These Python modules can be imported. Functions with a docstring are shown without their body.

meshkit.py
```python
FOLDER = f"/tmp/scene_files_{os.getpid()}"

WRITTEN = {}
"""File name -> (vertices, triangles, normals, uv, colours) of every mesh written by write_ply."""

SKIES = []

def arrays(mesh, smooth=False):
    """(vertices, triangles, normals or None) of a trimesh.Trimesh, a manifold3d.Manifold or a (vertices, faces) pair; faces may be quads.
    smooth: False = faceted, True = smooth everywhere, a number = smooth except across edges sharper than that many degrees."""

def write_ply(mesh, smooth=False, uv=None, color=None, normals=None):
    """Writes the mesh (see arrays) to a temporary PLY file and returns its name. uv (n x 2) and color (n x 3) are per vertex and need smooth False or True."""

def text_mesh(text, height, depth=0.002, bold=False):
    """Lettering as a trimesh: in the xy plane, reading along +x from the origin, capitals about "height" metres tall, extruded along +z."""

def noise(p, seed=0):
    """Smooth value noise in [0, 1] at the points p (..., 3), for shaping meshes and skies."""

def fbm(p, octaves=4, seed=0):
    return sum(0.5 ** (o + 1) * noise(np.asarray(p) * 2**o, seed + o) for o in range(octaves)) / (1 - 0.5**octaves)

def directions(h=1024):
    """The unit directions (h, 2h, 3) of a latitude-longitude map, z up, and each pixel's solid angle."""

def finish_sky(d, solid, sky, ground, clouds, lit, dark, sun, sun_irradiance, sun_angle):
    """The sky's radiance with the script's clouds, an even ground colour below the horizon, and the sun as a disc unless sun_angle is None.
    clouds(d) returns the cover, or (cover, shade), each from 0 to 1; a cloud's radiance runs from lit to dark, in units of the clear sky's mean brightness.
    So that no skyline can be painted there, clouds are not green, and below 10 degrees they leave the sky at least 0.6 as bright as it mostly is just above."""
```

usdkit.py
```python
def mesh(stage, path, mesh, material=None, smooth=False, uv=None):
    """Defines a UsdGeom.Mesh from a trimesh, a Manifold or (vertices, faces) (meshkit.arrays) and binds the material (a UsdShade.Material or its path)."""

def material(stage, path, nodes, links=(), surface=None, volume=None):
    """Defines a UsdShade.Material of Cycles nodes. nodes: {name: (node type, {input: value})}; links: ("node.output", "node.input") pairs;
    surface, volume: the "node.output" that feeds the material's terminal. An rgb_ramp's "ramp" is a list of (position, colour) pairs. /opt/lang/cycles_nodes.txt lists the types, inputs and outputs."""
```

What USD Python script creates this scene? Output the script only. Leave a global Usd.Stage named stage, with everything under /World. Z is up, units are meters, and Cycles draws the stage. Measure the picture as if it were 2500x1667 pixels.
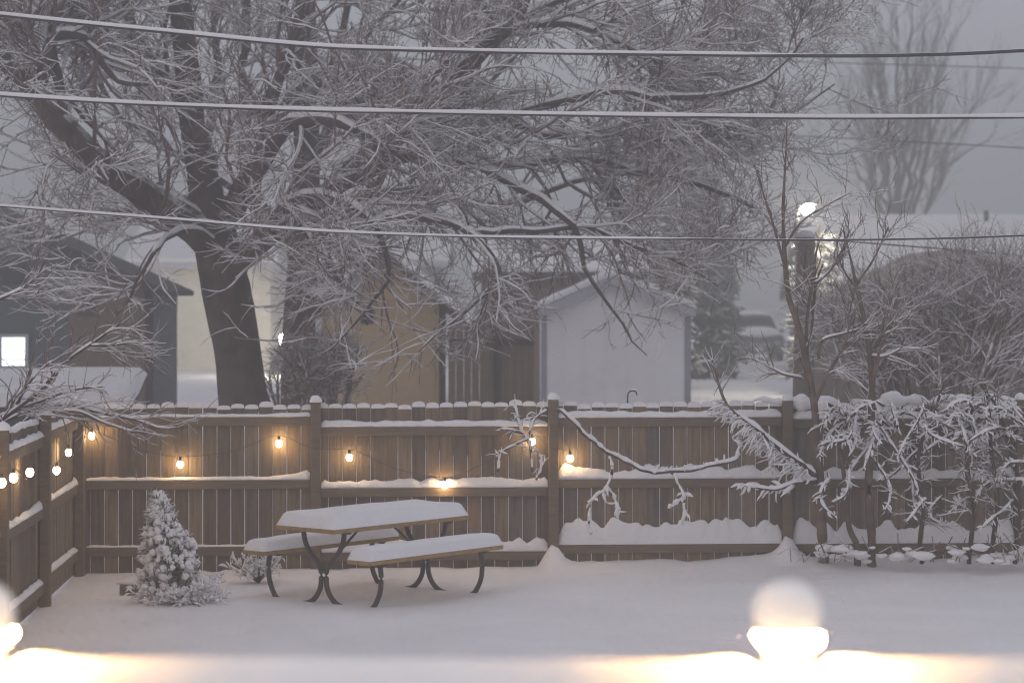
import math
import numpy as np
import trimesh
import manifold3d as m3
import usdkit
from meshkit import noise, fbm
from pxr import Usd, UsdGeom, UsdLux, UsdShade, Gf, Sdf

# ------------------------------------------------------------------ stage, camera, sky, light, exposure
stage = Usd.Stage.CreateInMemory()
UsdGeom.SetStageUpAxis(stage, 'Z')
UsdGeom.SetStageMetersPerUnit(stage, 1.0)
stage.SetDefaultPrim(UsdGeom.Xform.Define(stage, '/World').GetPrim())
UsdGeom.Scope.Define(stage, '/World/Looks')

CH = 2.8                      # eye above the snow of the yard
F = 85.0 / 36.0 * 2500.0      # focal length in pixels of the 2500 px wide photograph
HY = 714.0                    # row of the horizon

cam = UsdGeom.Camera.Define(stage, '/World/camera')
cam.CreateFocalLengthAttr(85.0)
cam.CreateHorizontalApertureAttr(36.0)
cam.CreateVerticalApertureAttr(36.0 * 682 / 1024)
cam.CreateVerticalApertureOffsetAttr(-(833.5 - HY) / 2500.0 * 36.0)
cam.CreateFStopAttr(1.8)
cam.CreateFocusDistanceAttr(22.5)
cam.CreateExposureAttr(0.03)
cam.AddTranslateOp().Set(Gf.Vec3d(0, 0, CH))
cam.AddRotateXOp().Set(90.0)

SUN_EL, SUN_AZ = 0.22, -2.3   # a low sun behind thick snow cloud, behind the camera on the left
sky = UsdLux.DomeLight.Define(stage, '/World/sky')
sky.GetPrim().SetCustomDataByKey('kind', 'structure')
sky_look = usdkit.material(stage, '/World/Looks/sky_look', {
    'sky': ('sky_texture', {'sky_type': 'single_scattering', 'sun_disc': False, 'sun_elevation': SUN_EL, 'sun_rotation': SUN_AZ}),
    'tc': ('texture_coordinate', {}),
    'n': ('noise_texture', {'scale': 1.7, 'detail': 4.0, 'roughness': 0.55}),
    'r': ('rgb_ramp', {'ramp': [(0.3, (3.56, 3.64, 4.14)), (0.7, (4.12, 4.2, 4.78))]}),
    'm': ('mix_color', {'fac': 0.93}),
    'bg': ('background_shader', {'strength': 0.14})},
    [('tc.generated', 'n.vector'), ('n.fac', 'r.fac'), ('sky.color', 'm.a'), ('r.color', 'm.b'), ('m.result', 'bg.color')], surface='bg.background')
UsdShade.MaterialBindingAPI.Apply(sky.GetPrim()).Bind(sky_look)
sun = UsdLux.DistantLight.Define(stage, '/World/sun')
sun.CreateNormalizeAttr(True)
sun.CreateIntensityAttr(0.12)
sun.CreateAngleAttr(40.0)
sun.CreateColorAttr(Gf.Vec3f(1.0, 0.93, 0.88))
_d = Gf.Vec3d(math.sin(SUN_AZ) * math.cos(SUN_EL), math.cos(SUN_AZ) * math.cos(SUN_EL), math.sin(SUN_EL))
sun.AddOrientOp().Set(Gf.Quatf(Gf.Rotation(Gf.Vec3d(0, 0, 1), _d).GetQuat()))

# ------------------------------------------------------------------ helpers
rng = np.random.default_rng(20)
counts = {}


def numbered(path):
    """Gives a repeat of a name under the same parent its three-digit number."""
    n = counts.get(path, 0)
    counts[path] = n + 1
    return path if n == 0 else f'{path}_{n:03d}'


def thing(name, label, cat, loc=(0, 0, 0), group=None, kind=None):
    x = UsdGeom.Xform.Define(stage, numbered('/World/' + name))
    x.AddTranslateOp().Set(Gf.Vec3d(*map(float, loc)))
    p = x.GetPrim()
    p.SetCustomDataByKey('label', label)
    p.SetCustomDataByKey('category', cat)
    if group:
        p.SetCustomDataByKey('group', group)
    if kind:
        p.SetCustomDataByKey('kind', kind)
    x.base = np.array(loc, float)
    BASE[str(p.GetPath())] = np.array(loc, float)
    return p


BASE = {}


def part(name, mesh, look, parent, smooth=False, label=None, kind=None):
    """One mesh under a thing or under a part; the mesh is given in world metres."""
    pp = str(parent.GetPath())
    base = next(BASE[k] for k in (pp, pp.rpartition('/')[0]) if k in BASE)
    v, f = arr(mesh)
    m = usdkit.mesh(stage, numbered(pp + '/' + name), (v - base, f), LOOK[look], smooth)
    if label:
        m.GetPrim().SetCustomDataByKey('label', label)
    if kind:
        m.GetPrim().SetCustomDataByKey('kind', kind)
    return m.GetPrim()


def top(name, mesh, look, smooth=False, kind='structure', label=None, cat=None):
    v, f = arr(mesh)
    m = usdkit.mesh(stage, numbered('/World/' + name), (v, f), LOOK[look], smooth).GetPrim()
    m.SetCustomDataByKey('kind', kind)
    if label:
        m.SetCustomDataByKey('label', label)
    if cat:
        m.SetCustomDataByKey('category', cat)
    return m


def arr(mesh):
    if isinstance(mesh, trimesh.Trimesh):
        return np.array(mesh.vertices), np.array(mesh.faces)
    if hasattr(mesh, 'to_mesh'):
        q = mesh.to_mesh()
        return np.array(q.vert_properties[:, :3], float), np.array(q.tri_verts)
    v, f = mesh
    f = np.asarray(f, int)
    if f.shape[1] == 4:
        f = np.vstack([f[:, [0, 1, 2]], f[:, [0, 2, 3]]])
    return np.asarray(v, float), f


def join(*ms):
    vs, fs, n = [], [], 0
    for m in ms:
        v, f = arr(m)
        vs.append(v)
        fs.append(f + n)
        n += len(v)
    return np.vstack(vs), np.vstack(fs)


def at(px, py, Y):
    """A point of the place: Y metres in front of the camera, seen at that pixel of the 2500 px photograph."""
    return np.array([(px - 1250.0) * Y / F, Y, CH - (py - HY) * Y / F])


def box(x0, x1, y0, y1, z0, z1):
    v = np.array([[x, y, z] for x in (x0, x1) for y in (y0, y1) for z in (z0, z1)], float)
    f = np.array([[0, 1, 3, 2], [4, 6, 7, 5], [0, 4, 5, 1], [2, 3, 7, 6], [0, 2, 6, 4], [1, 5, 7, 3]])
    return arr((v, f))


def rbox(x0, x1, y0, y1, z0, z1, r=0.01):
    """A box with chamfered edges."""
    pts = []
    for sx, sy, sz in np.ndindex(2, 2, 2):
        c = np.array([(x0, x1)[sx], (y0, y1)[sy], (z0, z1)[sz]], float)
        s = np.array([1 - 2 * sx, 1 - 2 * sy, 1 - 2 * sz], float) * r
        pts += [c + s * [0, 1, 1], c + s * [1, 0, 1], c + s * [1, 1, 0]]
    return arr(m3.Manifold.hull_points(np.array(pts)))


def prism(poly, axis, a, b):
    """A convex outline (n, 2) pulled along an axis from a to b: axis 1 takes the outline as (x, z), axis 0 as (y, z)."""
    poly = np.asarray(poly, float)
    n = len(poly)
    v = np.zeros((2 * n, 3))
    other = [0, 2] if axis == 1 else [1, 2]
    for k, w in enumerate((a, b)):
        v[k * n:(k + 1) * n, other] = poly
        v[k * n:(k + 1) * n, axis] = w
    f = [[0, i, i + 1] for i in range(1, n - 1)] + [[n, n + i + 1, n + i] for i in range(1, n - 1)]
    for i in range(n):
        j = (i + 1) % n
        f += [[i, n + i, n + j], [i, n + j, j]]
    m = trimesh.Trimesh(v, np.array(f), process=False)
    m.fix_normals()
    return arr(m)


def turn(mesh, origin, deg):
    """Turns a mesh about the vertical through origin."""
    v, f = arr(mesh)
    a = math.radians(deg)
    o = np.array([origin[0], origin[1], 0.0])
    R = np.array([[math.cos(a), -math.sin(a), 0], [math.sin(a), math.cos(a), 0], [0, 0, 1]])
    return (v - o) @ R.T + o, f


def chains(P, R, k=4, up=1.0, caps=False):
    """Tubes along many polylines at once: P (N, n, 3), R (N, n). up stretches the upper half of each ring."""
    P, R = np.asarray(P, float), np.asarray(R, float)
    N, n, _ = P.shape
    T = np.gradient(P, axis=1)
    T /= np.maximum(np.linalg.norm(T, axis=2, keepdims=True), 1e-9)
    S = np.cross(T, [0, 0, 1.0])
    L = np.linalg.norm(S, axis=2, keepdims=True)
    S = np.where(L > 1e-3, S / np.maximum(L, 1e-9), [1.0, 0, 0])
    U = np.cross(S, T)
    a = np.arange(k) * 2 * np.pi / k
    c, s = np.cos(a), np.sin(a)
    s = np.where(s > 1e-6, s * up, s)
    V = P[:, :, None] + R[:, :, None, None] * (c[:, None] * S[:, :, None] + s[:, None] * U[:, :, None])
    i, j, q = np.meshgrid(np.arange(N), np.arange(n - 1), np.arange(k), indexing='ij')
    b = (i * n + j) * k
    A, B, C, D = b + q, b + (q + 1) % k, b + k + (q + 1) % k, b + k + q
    f = np.concatenate([np.stack([A, B, C], -1).reshape(-1, 3), np.stack([A, C, D], -1).reshape(-1, 3)])
    if caps:
        e = []
        for w in range(N):
            for ring, flip in ((0, True), (n - 1, False)):
                o = (w * n + ring) * k
                e += [[o, o + t + 1, o + t] if flip else [o, o + t, o + t + 1] for t in range(1, k - 1)]
        f = np.vstack([f, np.array(e)])
    return V.reshape(-1, 3), f


def spline(pts, n):
    """n points along a smooth curve through pts (m, d)."""
    pts = np.asarray(pts, float)
    d = np.r_[0, np.cumsum(np.linalg.norm(np.diff(pts[:, :3], axis=0), axis=1))]
    from scipy.interpolate import PchipInterpolator
    return PchipInterpolator(d, pts)(np.linspace(0, d[-1], n))


def limb(pix, n=24):
    """A limb from rows (px, py, Y, radius in px): points (n, 3) and radii (n,)."""
    rows = []
    for px, py, Y, r in pix:
        rows.append([*at(px, py, Y), r * Y / F])
    s = spline(rows, n)
    return s[:, :3], s[:, 3]


def unit(v):
    return v / np.maximum(np.linalg.norm(v, axis=-1, keepdims=True), 1e-9)


def spawn(P, R, each, length, angle, n, lift=0.0, wander=0.25, start=0.15, thick=0.6, rmax=1.0, rmin=0.002, bias=None, end=1.0):
    """Side shoots of many branches at once."""
    N, m, _ = P.shape
    idx = np.repeat(np.arange(N), each)
    u = rng.uniform(start, end, len(idx)) * (m - 1)
    i = np.minimum(u.astype(int), m - 2)
    w = (u - i)[:, None]
    base = P[idx, i] * (1 - w) + P[idx, i + 1] * w
    r0 = R[idx, i] * (1 - w[:, 0]) + R[idx, i + 1] * w[:, 0]
    t = unit(P[idx, i + 1] - P[idx, i])
    p = unit(np.cross(t, rng.normal(size=t.shape)))
    a = rng.uniform(*angle, len(idx))[:, None]
    d = np.cos(a) * t + np.sin(a) * p
    if bias is not None:
        d = d + np.asarray(bias)
    d = unit(d)
    L = rng.uniform(*length, len(idx)) * (1.15 - 0.5 * u / (m - 1))
    step = (L / (n - 1))[:, None]
    Q = np.empty((len(idx), n, 3))
    Q[:, 0] = base
    turnv = rng.normal(size=d.shape) * wander
    for s in range(1, n):
        d = unit(d + turnv * 0.5 + rng.normal(size=d.shape) * wander + np.array([0, 0, lift]))
        Q[:, s] = Q[:, s - 1] + d * step
    r = np.clip(r0 * thick, rmin, rmax)
    RR = r[:, None] * np.linspace(1.0, 0.45, n)
    return Q, RR


def seen(P, R, m=200, top=-250):
    """Keeps branches that come near the picture."""
    x = 1250 + F * P[..., 0] / P[..., 1]
    y = HY + F * (CH - P[..., 2]) / P[..., 1]
    ok = ((x > -m) & (x < 2500 + m) & (y > top) & (y < 1900)).any(1)
    return P[ok], R[ok]


def snow_on(P, R, k=6, lift=0.7, scale=0.85, seed=3, lump=0.35, minimum=0.0):
    """Snow lying along branches, thick where they are level and none where they stand."""
    T = unit(np.gradient(P, axis=1))
    h = np.sqrt(np.maximum(0, 1 - T[..., 2] ** 2))
    h = np.clip((h - 0.35) / 0.5, 0, 1)
    nz = noise(P * 6.0, seed)
    r = np.minimum(np.maximum(R * scale, minimum), np.maximum(0.05, 0.42 * R)) * h * (1 - lump + 2 * lump * nz)
    r[:, 0] *= 0.02
    r[:, -1] *= 0.02
    Q = P + np.array([0, 0, 1.0]) * (R * lift + r * 0.25)[..., None]
    return chains(Q, r, k, 1.1)


def blob(c, r, seed, sub=2, rough=0.35, freq=1.6):
    """A lumpy ball with radii r (3,) about c."""
    v, f = arr(trimesh.creation.icosphere(sub))
    d = 1 + rough * (2 * fbm(v * freq + seed * 7.13, 3, seed) - 1)
    return v * d[:, None] * np.asarray(r) + np.asarray(c), f


# ------------------------------------------------------------------ materials
LOOK = {}


def look(name, nodes, links, surface='p.BSDF', volume=None):
    LOOK[name] = usdkit.material(stage, '/World/Looks/' + name, nodes, links, surface=surface, volume=volume)


def plain(name, color, rough=0.8, var=0.25, scale=6.0, bump=0.0, stretch=(1, 1, 1), detail=4.0, spec=0.3, metal=0.0):
    c = np.asarray(color, float)
    look(name, {
        'g': ('geometry', {}),
        'mp': ('mapping', {'scale': stretch}),
        'n': ('noise_texture', {'scale': scale, 'detail': detail, 'roughness': 0.6}),
        'r': ('rgb_ramp', {'ramp': [(0.25, c * (1 - var)), (0.75, np.minimum(c * (1 + var), 0.95))]}),
        'b': ('bump', {'strength': min(1.0, bump), 'distance': 0.02}),
        'p': ('principled_bsdf', {'roughness': rough, 'specular_ior_level': spec, 'metallic': metal})},
        [('g.position', 'mp.vector'), ('mp.vector', 'n.vector'), ('n.fac', 'r.fac'), ('r.color', 'p.base_color'), ('n.fac', 'b.height')] + ([('b.normal', 'p.normal')] if bump else []))


# fresh snow: fine grain and soft hollows
look('snow', {
    'g': ('geometry', {}),
    'n': ('noise_texture', {'scale': 9.0, 'detail': 6.0, 'roughness': 0.6}),
    'n2': ('noise_texture', {'scale': 0.9, 'detail': 5.0}),
    'r': ('rgb_ramp', {'ramp': [(0.3, (0.79, 0.765, 0.775)), (0.7, (0.855, 0.83, 0.84))]}),
    'b': ('bump', {'strength': 0.5, 'distance': 0.04}),
    'p': ('principled_bsdf', {'roughness': 0.9, 'specular_ior_level': 0.1})},
    [('g.position', 'n.vector'), ('g.position', 'n2.vector'), ('n2.fac', 'r.fac'), ('r.color', 'p.base_color'), ('n.fac', 'b.height'), ('b.normal', 'p.normal')])


def snowy_bark(name, bark, lo, hi, snow=(0.78, 0.775, 0.79), scale=7.0, relief=0.0):
    """Bark with snow lying on whatever faces up, patchy."""
    b = np.asarray(bark, float)
    look(name, {
        'g': ('geometry', {}),
        'sx': ('separate_xyz', {}),
        'n': ('noise_texture', {'scale': scale, 'detail': 3.0}),
        'k': ('math', {'math_type': 'multiply_add', 'value2': 0.7, 'value3': -0.35}),
        'a': ('math', {'math_type': 'add'}),
        'mr': ('map_range', {'range_type': 'smoothstep', 'from_min': lo, 'from_max': hi, 'clamp': True}),
        'r': ('rgb_ramp', {'ramp': [(0.25, b * 0.6), (0.75, b * 1.45)]}),
        'mp': ('mapping', {'scale': (1.0, 1.0, 0.16)}),
        'n2': ('noise_texture', {'scale': 34.0, 'detail': 3.0}),
        'bp': ('bump', {'strength': relief, 'distance': 0.03}),
        'm': ('mix_color', {'b': snow}),
        'p': ('principled_bsdf', {'roughness': 0.9, 'specular_ior_level': 0.15})},
        [('g.true_normal', 'sx.vector'), ('g.position', 'n.vector'), ('n.fac', 'k.value1'), ('sx.z', 'a.value1'), ('k.value', 'a.value2'), ('a.value', 'mr.value'),
         ('n.fac', 'r.fac'), ('r.color', 'm.a'), ('mr.result', 'm.fac'), ('m.result', 'p.base_color')]
         + ([('g.position', 'mp.vector'), ('mp.vector', 'n2.vector'), ('n2.fac', 'bp.height'), ('bp.normal', 'p.normal')] if relief else []))


snowy_bark('twig', (0.155, 0.1, 0.084), 0.1, 0.5, scale=1.6)
snowy_bark('bark', (0.088, 0.064, 0.055), 0.4, 0.8, scale=5.0, relief=0.9)
look('lit_snow', {
    'g': ('geometry', {}),
    'n': ('noise_texture', {'scale': 14.0, 'detail': 4.0}),
    'b': ('bump', {'strength': 0.2, 'distance': 0.02}),
    'p': ('principled_bsdf', {'base_color': (0.82, 0.815, 0.82), 'roughness': 0.9, 'specular_ior_level': 0.1, 'subsurface_method': 'random_walk', 'subsurface_weight': 1.0, 'subsurface_scale': 0.05, 'subsurface_radius': (1.0, 0.85, 0.7)})},
    [('g.position', 'n.vector'), ('n.fac', 'b.height'), ('b.normal', 'p.normal')])
snowy_bark('young_bark', (0.15, 0.11, 0.09), 0.5, 0.85, scale=9.0)
snowy_bark('far_twig', (0.10, 0.085, 0.08), 0.25, 0.6)
snowy_bark('brush_twig', (0.21, 0.155, 0.132), 0.12, 0.5)
snowy_bark('needle', (0.035, 0.048, 0.045), 0.35, 0.75)
snowy_bark('shrub_needle', (0.10, 0.08, 0.055), 0.25, 0.6)
for i, c in enumerate([(0.19, 0.14, 0.097), (0.15, 0.115, 0.085), (0.225, 0.17, 0.118), (0.15, 0.125, 0.102), (0.185, 0.158, 0.132), (0.128, 0.1, 0.078), (0.21, 0.15, 0.1)]):
    plain(f'fence_wood_{i}', c, 0.85, 0.42, 4.0, 0.3, (9, 9, 0.55))
plain('rail_wood', (0.165, 0.126, 0.092), 0.85, 0.28, 5.0, 0.2, (0.8, 6, 9))
plain('table_wood', (0.33, 0.215, 0.095), 0.6, 0.25, 4.0, 0.2, (3, 3, 8))
plain('table_steel', (0.055, 0.05, 0.055), 0.5, 0.3, 14.0, 0.1, spec=0.5)
plain('slate_siding', (0.125, 0.14, 0.15), 0.8, 0.15, 3.0, 0.1, (0.3, 0.3, 7))
plain('dark_trim', (0.07, 0.062, 0.058), 0.8, 0.2)
plain('dark_shingle', (0.06, 0.055, 0.055), 0.9, 0.3, 8.0, 0.3)
plain('tan_panel', (0.52, 0.385, 0.24), 0.8, 0.1, 2.0, 0.05)
plain('white_siding', (0.9, 0.875, 0.89), 0.6, 0.05, 2.0, 0.03)
plain('white_trim', (0.5, 0.5, 0.55), 0.6, 0.05, 2.0)
plain('grey_trim', (0.36, 0.35, 0.38), 0.7, 0.1, 2.0)
plain('brown_siding', (0.2, 0.145, 0.118), 0.85, 0.2, 3.0, 0.1, (4, 4, 0.5))
plain('red_brick', (0.2, 0.11, 0.09), 0.85, 0.25, 9.0, 0.2)
plain('cream_siding', (0.72, 0.67, 0.58), 0.8, 0.08, 2.0)
plain('pole_wood', (0.26, 0.21, 0.18), 0.9, 0.25, 4.0, 0.3, (8, 8, 0.5))
plain('cable_rubber', (0.07, 0.07, 0.078), 0.6, 0.2)
plain('black_metal', (0.03, 0.03, 0.032), 0.5, 0.2, spec=0.5)
plain('white_post', (0.72, 0.69, 0.64), 0.5, 0.06, 3.0)
plain('deck_wood', (0.3, 0.22, 0.15), 0.8, 0.25, 4.0, 0.2)
plain('car_paint', (0.05, 0.052, 0.058), 0.3, 0.1, spec=0.6)
plain('tyre_rubber', (0.025, 0.025, 0.025), 0.9, 0.2)
plain('dark_glass', (0.04, 0.045, 0.05), 0.15, 0.1, spec=0.6)
plain('chrome', (0.45, 0.46, 0.48), 0.3, 0.05, metal=0.8)


def glow(name, color, strength):
    look(name, {'e': ('emission', {'color': color, 'strength': strength})}, [], surface='e.emission')


glow('bulb_light', (1.0, 0.66, 0.30), 62.0)
glow('led_light', (1.0, 0.53, 0.19), 800.0)
glow('diffuser_light', (1.0, 0.74, 0.48), 2.0)
glow('window_light', (0.86, 0.95, 1.0), 3.2)
glow('street_light_glow', (1.0, 0.93, 0.74), 800.0)

# ------------------------------------------------------------------ ground


def gz(x, y):
    """Height of the snow surface."""
    x, y = np.asarray(x, float), np.asarray(y, float)
    s = np.clip((y - 40) / 42, 0, 1)
    z = 0.3 * s * s * (3 - 2 * s)
    near = np.clip(1 - np.abs(y - 18) / 16, 0, 1)
    z = z + near * 0.05 * (fbm(np.stack([x * 0.45, y * 0.3, 0 * x], -1), 3, 5) - 0.5)
    # the yard falls a little to the left fence
    z = z - 0.05 * np.clip((-x - 2.5) / 2.0, 0, 1) * np.clip((27 - y) / 3, 0, 1)
    z = z + near * 0.035 * (fbm(np.stack([x * 2.6, y * 2.0, 0 * x], -1), 3, 15) - 0.5)
    z = z - near * 0.02 * np.clip(fbm(np.stack([x * 4.0, y * 3.2, 0 * x], -1), 2, 25) - 0.68, 0, 1) * 8
    # lumpy drift against the fence
    yf = fence_y(x)
    d = yf - y
    g = np.exp(-(np.clip(d, 0, 9) / 0.5) ** 2) * (d > -0.1)
    z = z + g * np.where(x > 0.3, 0.03 + 0.13 * fbm(np.stack([x * 2.2, y * 2.0, 0 * x], -1), 3, 9), 0.02)
    z = z + 0.17 * np.exp(-(((x - 0.42) / 0.09) ** 2 + ((y - (yf - 0.1)) / 0.13) ** 2))
    z = z + 0.05 * np.exp(-(((x - 3.15) / 0.25) ** 2 + ((y - 24.3) / 0.25) ** 2))
    z = z + 0.24 * np.exp(-(((x - 2.80) / 0.11) ** 2 + ((y - (yf - 0.14)) / 0.15) ** 2))
    z = z + 0.05 * np.exp(-(((x + 3.6) / 0.9) ** 2 + ((y - 21.7) / 0.7) ** 2))
    # hollows where the snow lies thinner below the table
    z = z - 0.025 * np.exp(-(((x + 1.25) / 0.9) ** 2 + ((y - 22.5) / 0.9) ** 2))
    return z


def fence_y(x):
    return 24.3 + (np.asarray(x, float) + 4.36) * 0.062


ys = np.r_[np.arange(-12, 14, 1.0), np.arange(14, 23.6, 0.12), np.arange(23.6, 25.6, 0.05), np.arange(25.6, 40, 0.5), np.arange(40, 110, 2.0), np.arange(110, 420.1, 20)]
xs = np.r_[np.arange(-160, -8, 8.0), np.arange(-8, 8, 0.07), np.arange(8, 161, 8.0)]
gx, gy = np.meshgrid(xs, ys, indexing='ij')
gv = np.stack([gx, gy, gz(gx, gy)], -1).reshape(-1, 3)
ii, jj = np.meshgrid(np.arange(len(xs) - 1), np.arange(len(ys) - 1), indexing='ij')
a0 = (ii * len(ys) + jj).ravel()
top('ground', (gv, np.stack([a0, a0 + len(ys), a0 + len(ys) + 1, a0 + 1], -1)), 'snow', smooth=True)

# ------------------------------------------------------------------ haze: falling snow in the air
look('haze_air', {'v': ('principled_volume', {'color': (0.99, 0.99, 0.995), 'density': 0.0086, 'anisotropy': 0.2})}, [], surface=None, volume='v.volume')
hz = top('haze', box(-130, 130, -11, 300, -1.5, 24), 'haze_air', kind='stuff')


# ------------------------------------------------------------------ buildings
def gable(t, x0, x1, y0, depth, z_eave, z_ridge, wall, roof, trim, over=0.18, snow=0.1, ground=-0.2, front=0.25, px_ridge=None):
    """Walls, two roof slopes, fascia boards and roof snow of a building whose gable faces the camera."""
    xm = (x0 + x1) / 2 if px_ridge is None else px_ridge
    part('wall', prism([(x0, ground), (x1, ground), (x1, z_eave), (xm, z_ridge), (x0, z_eave)], 1, y0, y0 + depth), wall, t)
    for s, xe in ((-1, x0), (1, x1)):
        sl = (z_ridge - z_eave) / abs(xm - xe)
        xo = xe + s * over
        zo = z_eave - sl * over
        th = 0.09
        r = part('roof', prism([(xm, z_ridge + 0.004), (xo, zo + 0.004), (xo, zo + th), (xm, z_ridge + th)], 1, y0 - front, y0 + depth + front), roof, t)
        part('fascia', prism([(xm, z_ridge - 0.03), (xo, zo - 0.03), (xo + s * 0.004, zo + th + 0.01), (xm, z_ridge + th + 0.01)], 1, y0 - front - 0.035, y0 - front - 0.003), trim, r)
        if snow:
            # a slab of snow with a rounded lip, a little uneven
            n = 14
            q = np.linspace(0, 1, n)
            ends = []
            for yy, kk in ((y0 - front - 0.05, 0.55), (y0 - front - 0.02, 0.95), (y0 + depth * 0.5, 1.0), (y0 + depth + front, 0.9)):
                xx = xm + (xo + s * 0.03 - xm) * q
                zz = z_ridge + th + (zo - z_ridge) * q
                hh = snow * kk * (0.8 + 0.4 * noise(np.stack([xx * 3, 0 * xx + yy, 0 * xx], -1), 4)) * np.where(q > 0.97, 0.35, 1)
                ends.append((np.stack([xx, 0 * xx + yy, zz + 0.012], -1), np.stack([xx, 0 * xx + yy, zz + hh], -1)))
            rows = [ends[0][0]] + [e[1] for e in ends] + [ends[-1][0]]
            V = np.concatenate(rows)
            fs = []
            for a in range(len(rows)):
                b = (a + 1) % len(rows)
                for i in range(n - 1):
                    fs.append([a * n + i, a * n + i + 1, b * n + i + 1, b * n + i])
            part('snow_slab', (V, np.array(fs)), 'snow', r, smooth=60)


def eaves_roof(t, x0, x1, y0, depth, z_eave, z_ridge, wall, trim, snow=0.16, ground=-0.2, over=0.35, side=0.25):
    """Walls, roof and roof snow of a building whose long eaves face the camera."""
    ym = y0 + depth / 2
    part('wall', prism([(y0, ground), (y0 + depth, ground), (y0 + depth, z_eave), (ym, z_ridge), (y0, z_eave)], 0, x0, x1), wall, t)
    sl = (z_ridge - z_eave) / (depth / 2)
    for s, ye in ((-1, y0), (1, y0 + depth)):
        yo, zo = ye + s * over, z_eave - sl * over
        r = part('roof', prism([(ym, z_ridge + 0.004), (yo, zo + 0.004), (yo, zo + 0.1), (ym, z_ridge + 0.1)], 0, x0 - side, x1 + side), 'dark_shingle', t)
        part('fascia', box(x0 - side, x1 + side, *sorted((yo + s * 0.003, yo + s * 0.035)), zo - 0.1, zo + 0.1), trim, r)
        n, k = 40, 6
        q = np.linspace(0, 1, k)
        xx = np.linspace(x0 - side - 0.04, x1 + side + 0.04, n)
        rows = []
        for u in q:
            yy = ym + (yo + s * 0.05 - ym) * u
            zz = z_ridge + 0.1 + (zo - z_ridge) * u
            h = snow * (0.85 + 0.3 * noise(np.stack([xx * 0.8, 0 * xx + yy, 0 * xx], -1), 8))
            h = h * (0.5 if u > 0.99 else 1)
            rows.append(np.stack([xx, 0 * xx + yy, zz + h], -1))
        rows.append(np.stack([xx, 0 * xx + yo + s * 0.05, 0 * xx + zo + 0.1], -1))
        V = np.concatenate(rows)
        fs = [[a * n + i, a * n + i + 1, (a + 1) * n + i + 1, (a + 1) * n + i] for a in range(len(rows) - 1) for i in range(n - 1)]
        part('snow_slab', (V, np.array(fs)), 'snow', r, smooth=60)


def px(p, Y):
    return (p - 1250.0) * Y / F


def pz(p, Y):
    return CH - (p - HY) * Y / F


# white shed behind the fence
Y = 40.0
t = thing('white_shed', 'small white garden shed with snowy gable roof standing behind the fence', 'shed', (px(1505, Y), Y, 0))
gable(t, px(1322, Y), px(1686, Y), Y, 2.6, pz(766, Y), pz(688, Y), 'white_siding', 'dark_shingle', 'white_trim', over=0.06, snow=0.12, front=0.16, px_ridge=px(1492, Y))
for a, b in ((1322, 1334), (1672, 1686)):
    part('corner_trim', box(px(a, Y) - 0.004, px(b, Y) + 0.004, Y - 0.022, Y - 0.002, -0.2, pz(772, Y)), 'grey_trim', t)
for k in range(1, 7):
    xk = px(1322 + k * 52, Y)
    part('siding_rib', box(xk - 0.012, xk + 0.012, Y - 0.012, Y - 0.002, -0.2, pz(758 - 40 * (1 - abs(k - 3.3) / 3.3), Y)), 'white_siding', t)

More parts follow.
